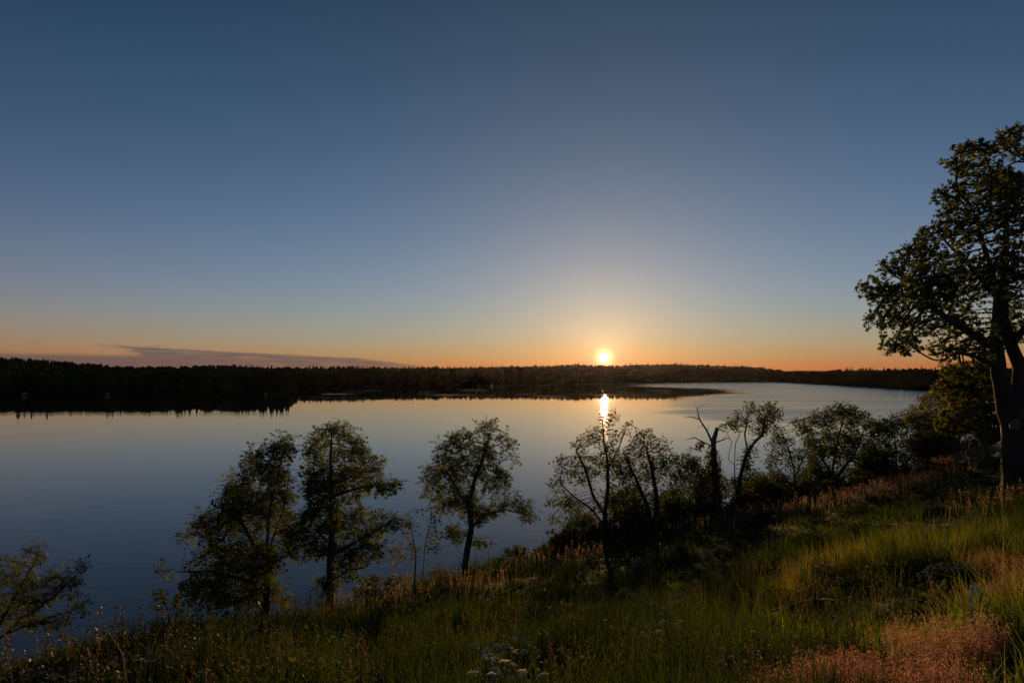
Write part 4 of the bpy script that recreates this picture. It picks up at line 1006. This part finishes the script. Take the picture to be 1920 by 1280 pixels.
# flowering bush and big-leaved plants on the near slope
db = D_BUSH
fb = make_tree('flowering_bush', 'low dark-leaved bush sprinkled with small pale blossoms', 'bush', db, (1775, 1116),
    [[(1775,1116),(1772,1095),(1770,1072)], [(1775,1112),(1735,1090)], [(1775,1112),(1812,1085)]],
    [(1770,1072,36,15),(1738,1090,26,16),(1808,1076,26,16),(1772,1100,50,14)], 131, r_base=0.02, r_tip=0.002, natt=300, per=3.0, kill=0.08, step=0.06, infl=0.5, lsize=0.075, leaf=L_OVAL, lmat=M_BUSH, tint=(0.25, 0.2))
r = np.random.default_rng(88); V, Fc = [], []; org = np.array(fb.location[:]); off = 0
for k in range(120):
    cx, cy, rx, ry = [(1770,1070,38,16),(1738,1088,28,18),(1808,1074,28,17)][k % 3]; a = unit(r.normal(0, 1, 3)); a[1] = -abs(a[1])
    c = P(cx+a[0]*rx, cy+a[1]*ry, db - abs(a[2])*rx/F*db) - org; s = r.uniform(0.010, 0.019)
    th = np.arange(5)/5*6.283; nrm = unit(np.array([r.normal()*0.5, -1, 0.6+r.normal()*0.4])); t1 = unit(np.cross(nrm, [0.1, 0.2, 1.0])); t2 = np.cross(nrm, t1)
    V.append(np.concatenate([[c+nrm*s*0.3], c+np.cos(th)[:, None]*t1*s+np.sin(th)[:, None]*t2*s])); Fc += [(off, off+1+j, off+1+(j+1) % 5) for j in range(5)]; off += 6
mobj('blossoms', mesh_np('blossoms', np.concatenate(V), np.array(Fc), M_PETAL, False), fb)
for k, (px, py, lab) in enumerate([(1725,1150,'bright green long-leaved plant at the edge of the blossoming bush'),(1690,1165,'long-leaved plant between the red grass and the blossoming bush'),(1762,1135,'long-leaved plant against the stone block side of the blossoming bush'),(1650,1185,'small long-leaved plant at the upper rim of the red grass')]):
    d = ray_ground(px, py, 0.02)
    make_tree('leafy_plant', lab, 'plant', d, (px, py), [[(px,py),(px+2,py-15),(px+1,py-30)], [(px,py),(px-18,py-20)], [(px,py),(px+18,py-18)]],
        [(px,py-28,16,10),(px-16,py-18,14,9),(px+16,py-16,14,9)], 170+k, r_base=0.008, r_tip=0.002, natt=60, per=1.6, kill=0.07, step=0.06, infl=0.5, lsize=0.13, leaf=leaf_oval(0.13), lmat=M_GRASS, tint=(0.5, 0.25), crown='leaves')

# ------------------------------------------------------------------ stone, log, stick
def rough_obj(name, pts_fn, m, label, cat, loc, rot=(0, 0, 0)):
    bm = bmesh.new(); pts_fn(bm); me = bpy.data.meshes.new(name); bm.to_mesh(me); bm.free(); me.materials.append(m)
    for p in me.polygons: p.use_smooth = True
    o = mobj(name, me); o.location = loc; o.rotation_euler = rot; tag(o, label, cat); return o
def slab(bm):
    bmesh.ops.create_cube(bm, size=1.0); bmesh.ops.scale(bm, vec=(0.21, 0.13, 0.42), verts=bm.verts)
    for v in bm.verts:
        if v.co.z > 0: v.co.x *= 0.90; v.co.z += 0.02 if v.co.x < 0 else -0.012
    bmesh.ops.bevel(bm, geom=bm.edges[:], offset=0.018, segments=3, affect='EDGES', profile=0.6)
    bmesh.ops.subdivide_edges(bm, edges=bm.edges[:], cuts=2, use_grid_fill=True)
    for v in bm.verts: v.co += v.co.normalized()*0.006*(math.sin(v.co.x*70)+math.cos(v.co.z*55+v.co.y*40))*0.5
M_STONE = flat_mat('pale grey stone', (0.42, 0.43, 0.46), 0.6, 0.18, 30)
dz = D_STONE; xs = (1835-HX)/F*dz
rough_obj('stone_block', slab, M_STONE, 'small pale grey stone block half hidden in the dry reddish grass', 'stone', (xs, dz, gpt(xs, dz)+0.14), (0.05, 0.06, 0.15))
def boulder(bm):
    bmesh.ops.create_icosphere(bm, subdivisions=3, radius=1.0)
    for v in bm.verts:
        c = v.co.copy(); k = 0.8+0.4*float(fbm(np.array([c.x*1.3+5]), np.array([c.y*1.3+c.z]), 3, 3)[0]); v.co = Vector((c.x*0.17*k, c.y*0.12*k, c.z*0.09*k))
dz = ray_ground(1362, 1176, 0.12); xs = (1362-HX)/F*dz
rough_obj('grey_stone', boulder, flat_mat('weathered stone', (0.26, 0.26, 0.26), 0.85, 0.3, 22), 'flat grey stone lying among the slender flower stalks', 'stone', (xs, dz, gpt(xs, dz)+0.09), (0.1, -0.15, 0.4))
dz = ray_ground(1488, 1146, 0.15); xs = (1488-HX)/F*dz
lg = empty('fallen_log', (xs, dz, gpt(xs, dz)), 'dark rotting log with a broken pale branch lying in the grass', 'log')
def logpts(L, r0, r1, m, name, tilt, ang, z):
    n = 12; t = np.linspace(-0.5, 0.5, n); pts = np.stack([t*L*math.cos(ang), t*L*math.sin(ang), z+t*L*tilt+0.02*np.sin(t*9)], -1)
    g = [gpt(xs+p[0], dz+p[1])-lg.location.z for p in pts]; pts[:, 2] += np.array(g)
    v, q = tube_mesh(name, pts, r0, r1, None, 12); v = v+(fbm(v[:, 0]*9, v[:, 1]*9+v[:, 2]*7, 3, 3)[:, None]-0.5)*0.05
    caps = [list(range(11, -1, -1)), list(range((n-1)*12, n*12))]
    mobj(name, mesh_np(name, v, [q, np.array(caps)], m), lg)
logpts(1.5, 0.13, 0.10, M_BARK_OLD, 'log_stem', 0.02, 0.25, 0.10)
logpts(0.8, 0.03, 0.012, M_DEAD, 'broken_branch', 0.12, -0.5, 0.24)
ds = ray_ground(251, 1196, 0.0) or 22.0; b0 = P(251, 1196, ds)
g0 = gpt(b0[0], b0[1]); tp = P(255, 1141, ds)
v, q = tube_mesh('dead_stalk', [np.array([b0[0], b0[1], g0-0.1]), (b0+tp)/2+[0.01, 0, 0], tp], 0.014, 0.007, None, 5)
o = mobj('dead_stalk', mesh_np('dead_stalk', v-np.array([b0[0], b0[1], g0]), [q], M_DEAD)); o.location = (b0[0], b0[1], g0); tag(o, 'thin bare dead stalk standing up from the brow against the water', 'stalk')

# ------------------------------------------------------------------ cabins and mast on the far shore
M_WALL = flat_mat('white painted boards', (0.26, 0.26, 0.27), 0.8, 0.06, 1.0)
M_RED = flat_mat('falu red boards', (0.22, 0.05, 0.035), 0.8, 0.1, 1.0)
M_ROOF = flat_mat('grey tarred roof', (0.12, 0.12, 0.13), 0.8, 0.1, 1.0)
M_GLASS = flat_mat('dark window glass', (0.02, 0.025, 0.03), 0.2, 0.05, 1.0)
def box(sx, sy, sz, c):
    v = np.array([(x, y, z) for x in (-.5, .5) for y in (-.5, .5) for z in (-.5, .5)])*[sx, sy, sz]+c
    return v, np.array([(0, 1, 3, 2), (4, 6, 7, 5), (0, 4, 5, 1), (2, 3, 7, 6), (0, 2, 6, 4), (1, 5, 7, 3)])
def cabin(px, w, l, h, wall, label):
    d = float(shore_d(px))*0.96
    while land_z(np.array([px]), np.array([d]))[0] < WATER_Z+0.9 and d < 4000: d += 1.0
    d += l*0.5; z = float(land_z(np.array([px]), np.array([d]))[0])
    root = empty('lakeside_cabin', ((px-HX)/F*d, d, z), label, 'cabin', 'cabins along the far shore'); root.rotation_euler = (0, 0, math.atan2(-(px-HX)/F, 1))
    v, q = box(w, l, h+1.0, [0, 0, h/2-0.5]); mobj('wall', mesh_np('wall', v, [q], wall, False), root)
    e = 0.4; rv = np.array([(-w/2-e, -l/2-e, h-0.1), (w/2+e, -l/2-e, h-0.1), (w/2+e, l/2+e, h-0.1), (-w/2-e, l/2+e, h-0.1), (-w/2-e, 0, h+w*0.32), (w/2+e, 0, h+w*0.32)])
    mobj('roof', mesh_np('roof', rv, [np.array([(0, 1, 5, 4), (2, 3, 4, 5), (0, 3, 2, 1)]), np.array([(0, 4, 3), (1, 2, 5)])], M_ROOF, False), root)
    for sx in (-0.28, 0.28):
        v, q = box(w*0.16, 0.1, h*0.35, [sx*w, -l/2-0.04, h*0.55]); mobj('window', mesh_np('window', v, [q], M_GLASS, False), root)
    v, q = box(w*0.14, 0.12, h*0.7, [0, -l/2-0.05, h*0.36]); mobj('door', mesh_np('door', v, [q], M_RED if wall is M_WALL else M_WALL, False), root)
cabin(46, 4.6, 4, 1.3, M_WALL, 'white cabin at the water below the highest hill of the far shore')
cabin(201, 4.6, 4, 1.3, M_WALL, 'white boathouse with a grey roof on the near wooded point')
cabin(498, 2.0, 2.0, 1.2, M_WALL, 'tiny white hut near the tip of the wooded point')
cabin(897, 6, 5, 2.0, M_RED, 'red cabin on the low shore halfway to the sun')
cabin(922, 5, 5, 2.0, M_WALL, 'white cabin beside the red one on the low shore')
dm = 2260.0; zm = float(land_z(np.array([596.0]), np.array([dm]))[0])
mast = empty('radio_mast', ((596-HX)/F*dm, dm, zm), 'slim radio mast poking above the treetops of the far ridge', 'mast')
v, q = tube_mesh('pole', [(0, 0, -1), (0, 0, 16), (0, 0, 27)], 0.7, 0.3, None, 6); mobj('pole', mesh_np('pole', v, [q], M_ROOF), mast)
v, q = box(2.2, 0.6, 1.2, [0, 0, 26]); mobj('antenna', mesh_np('antenna', v, [q], M_ROOF, False), mast)

# ------------------------------------------------------------------ evening haze over the lake
M_HAZE, hn, ho = mat('evening haze')
hv = hn.node('ShaderNodeVolumePrincipled')
hv.inputs['Color'].default_value = (1.0, 0.86, 0.74, 1); hv.inputs['Density'].default_value = 1.8e-6; hv.inputs['Anisotropy'].default_value = 0.8
hn.l.new(hv.outputs[0], ho.inputs['Volume'])
v, q = box(29000, 29000, 131, [0, 0, 39.5])
tag(mobj('haze', mesh_np('haze', v, [q], M_HAZE, False)), 'thin evening haze over the lake', 'haze', kind='stuff')
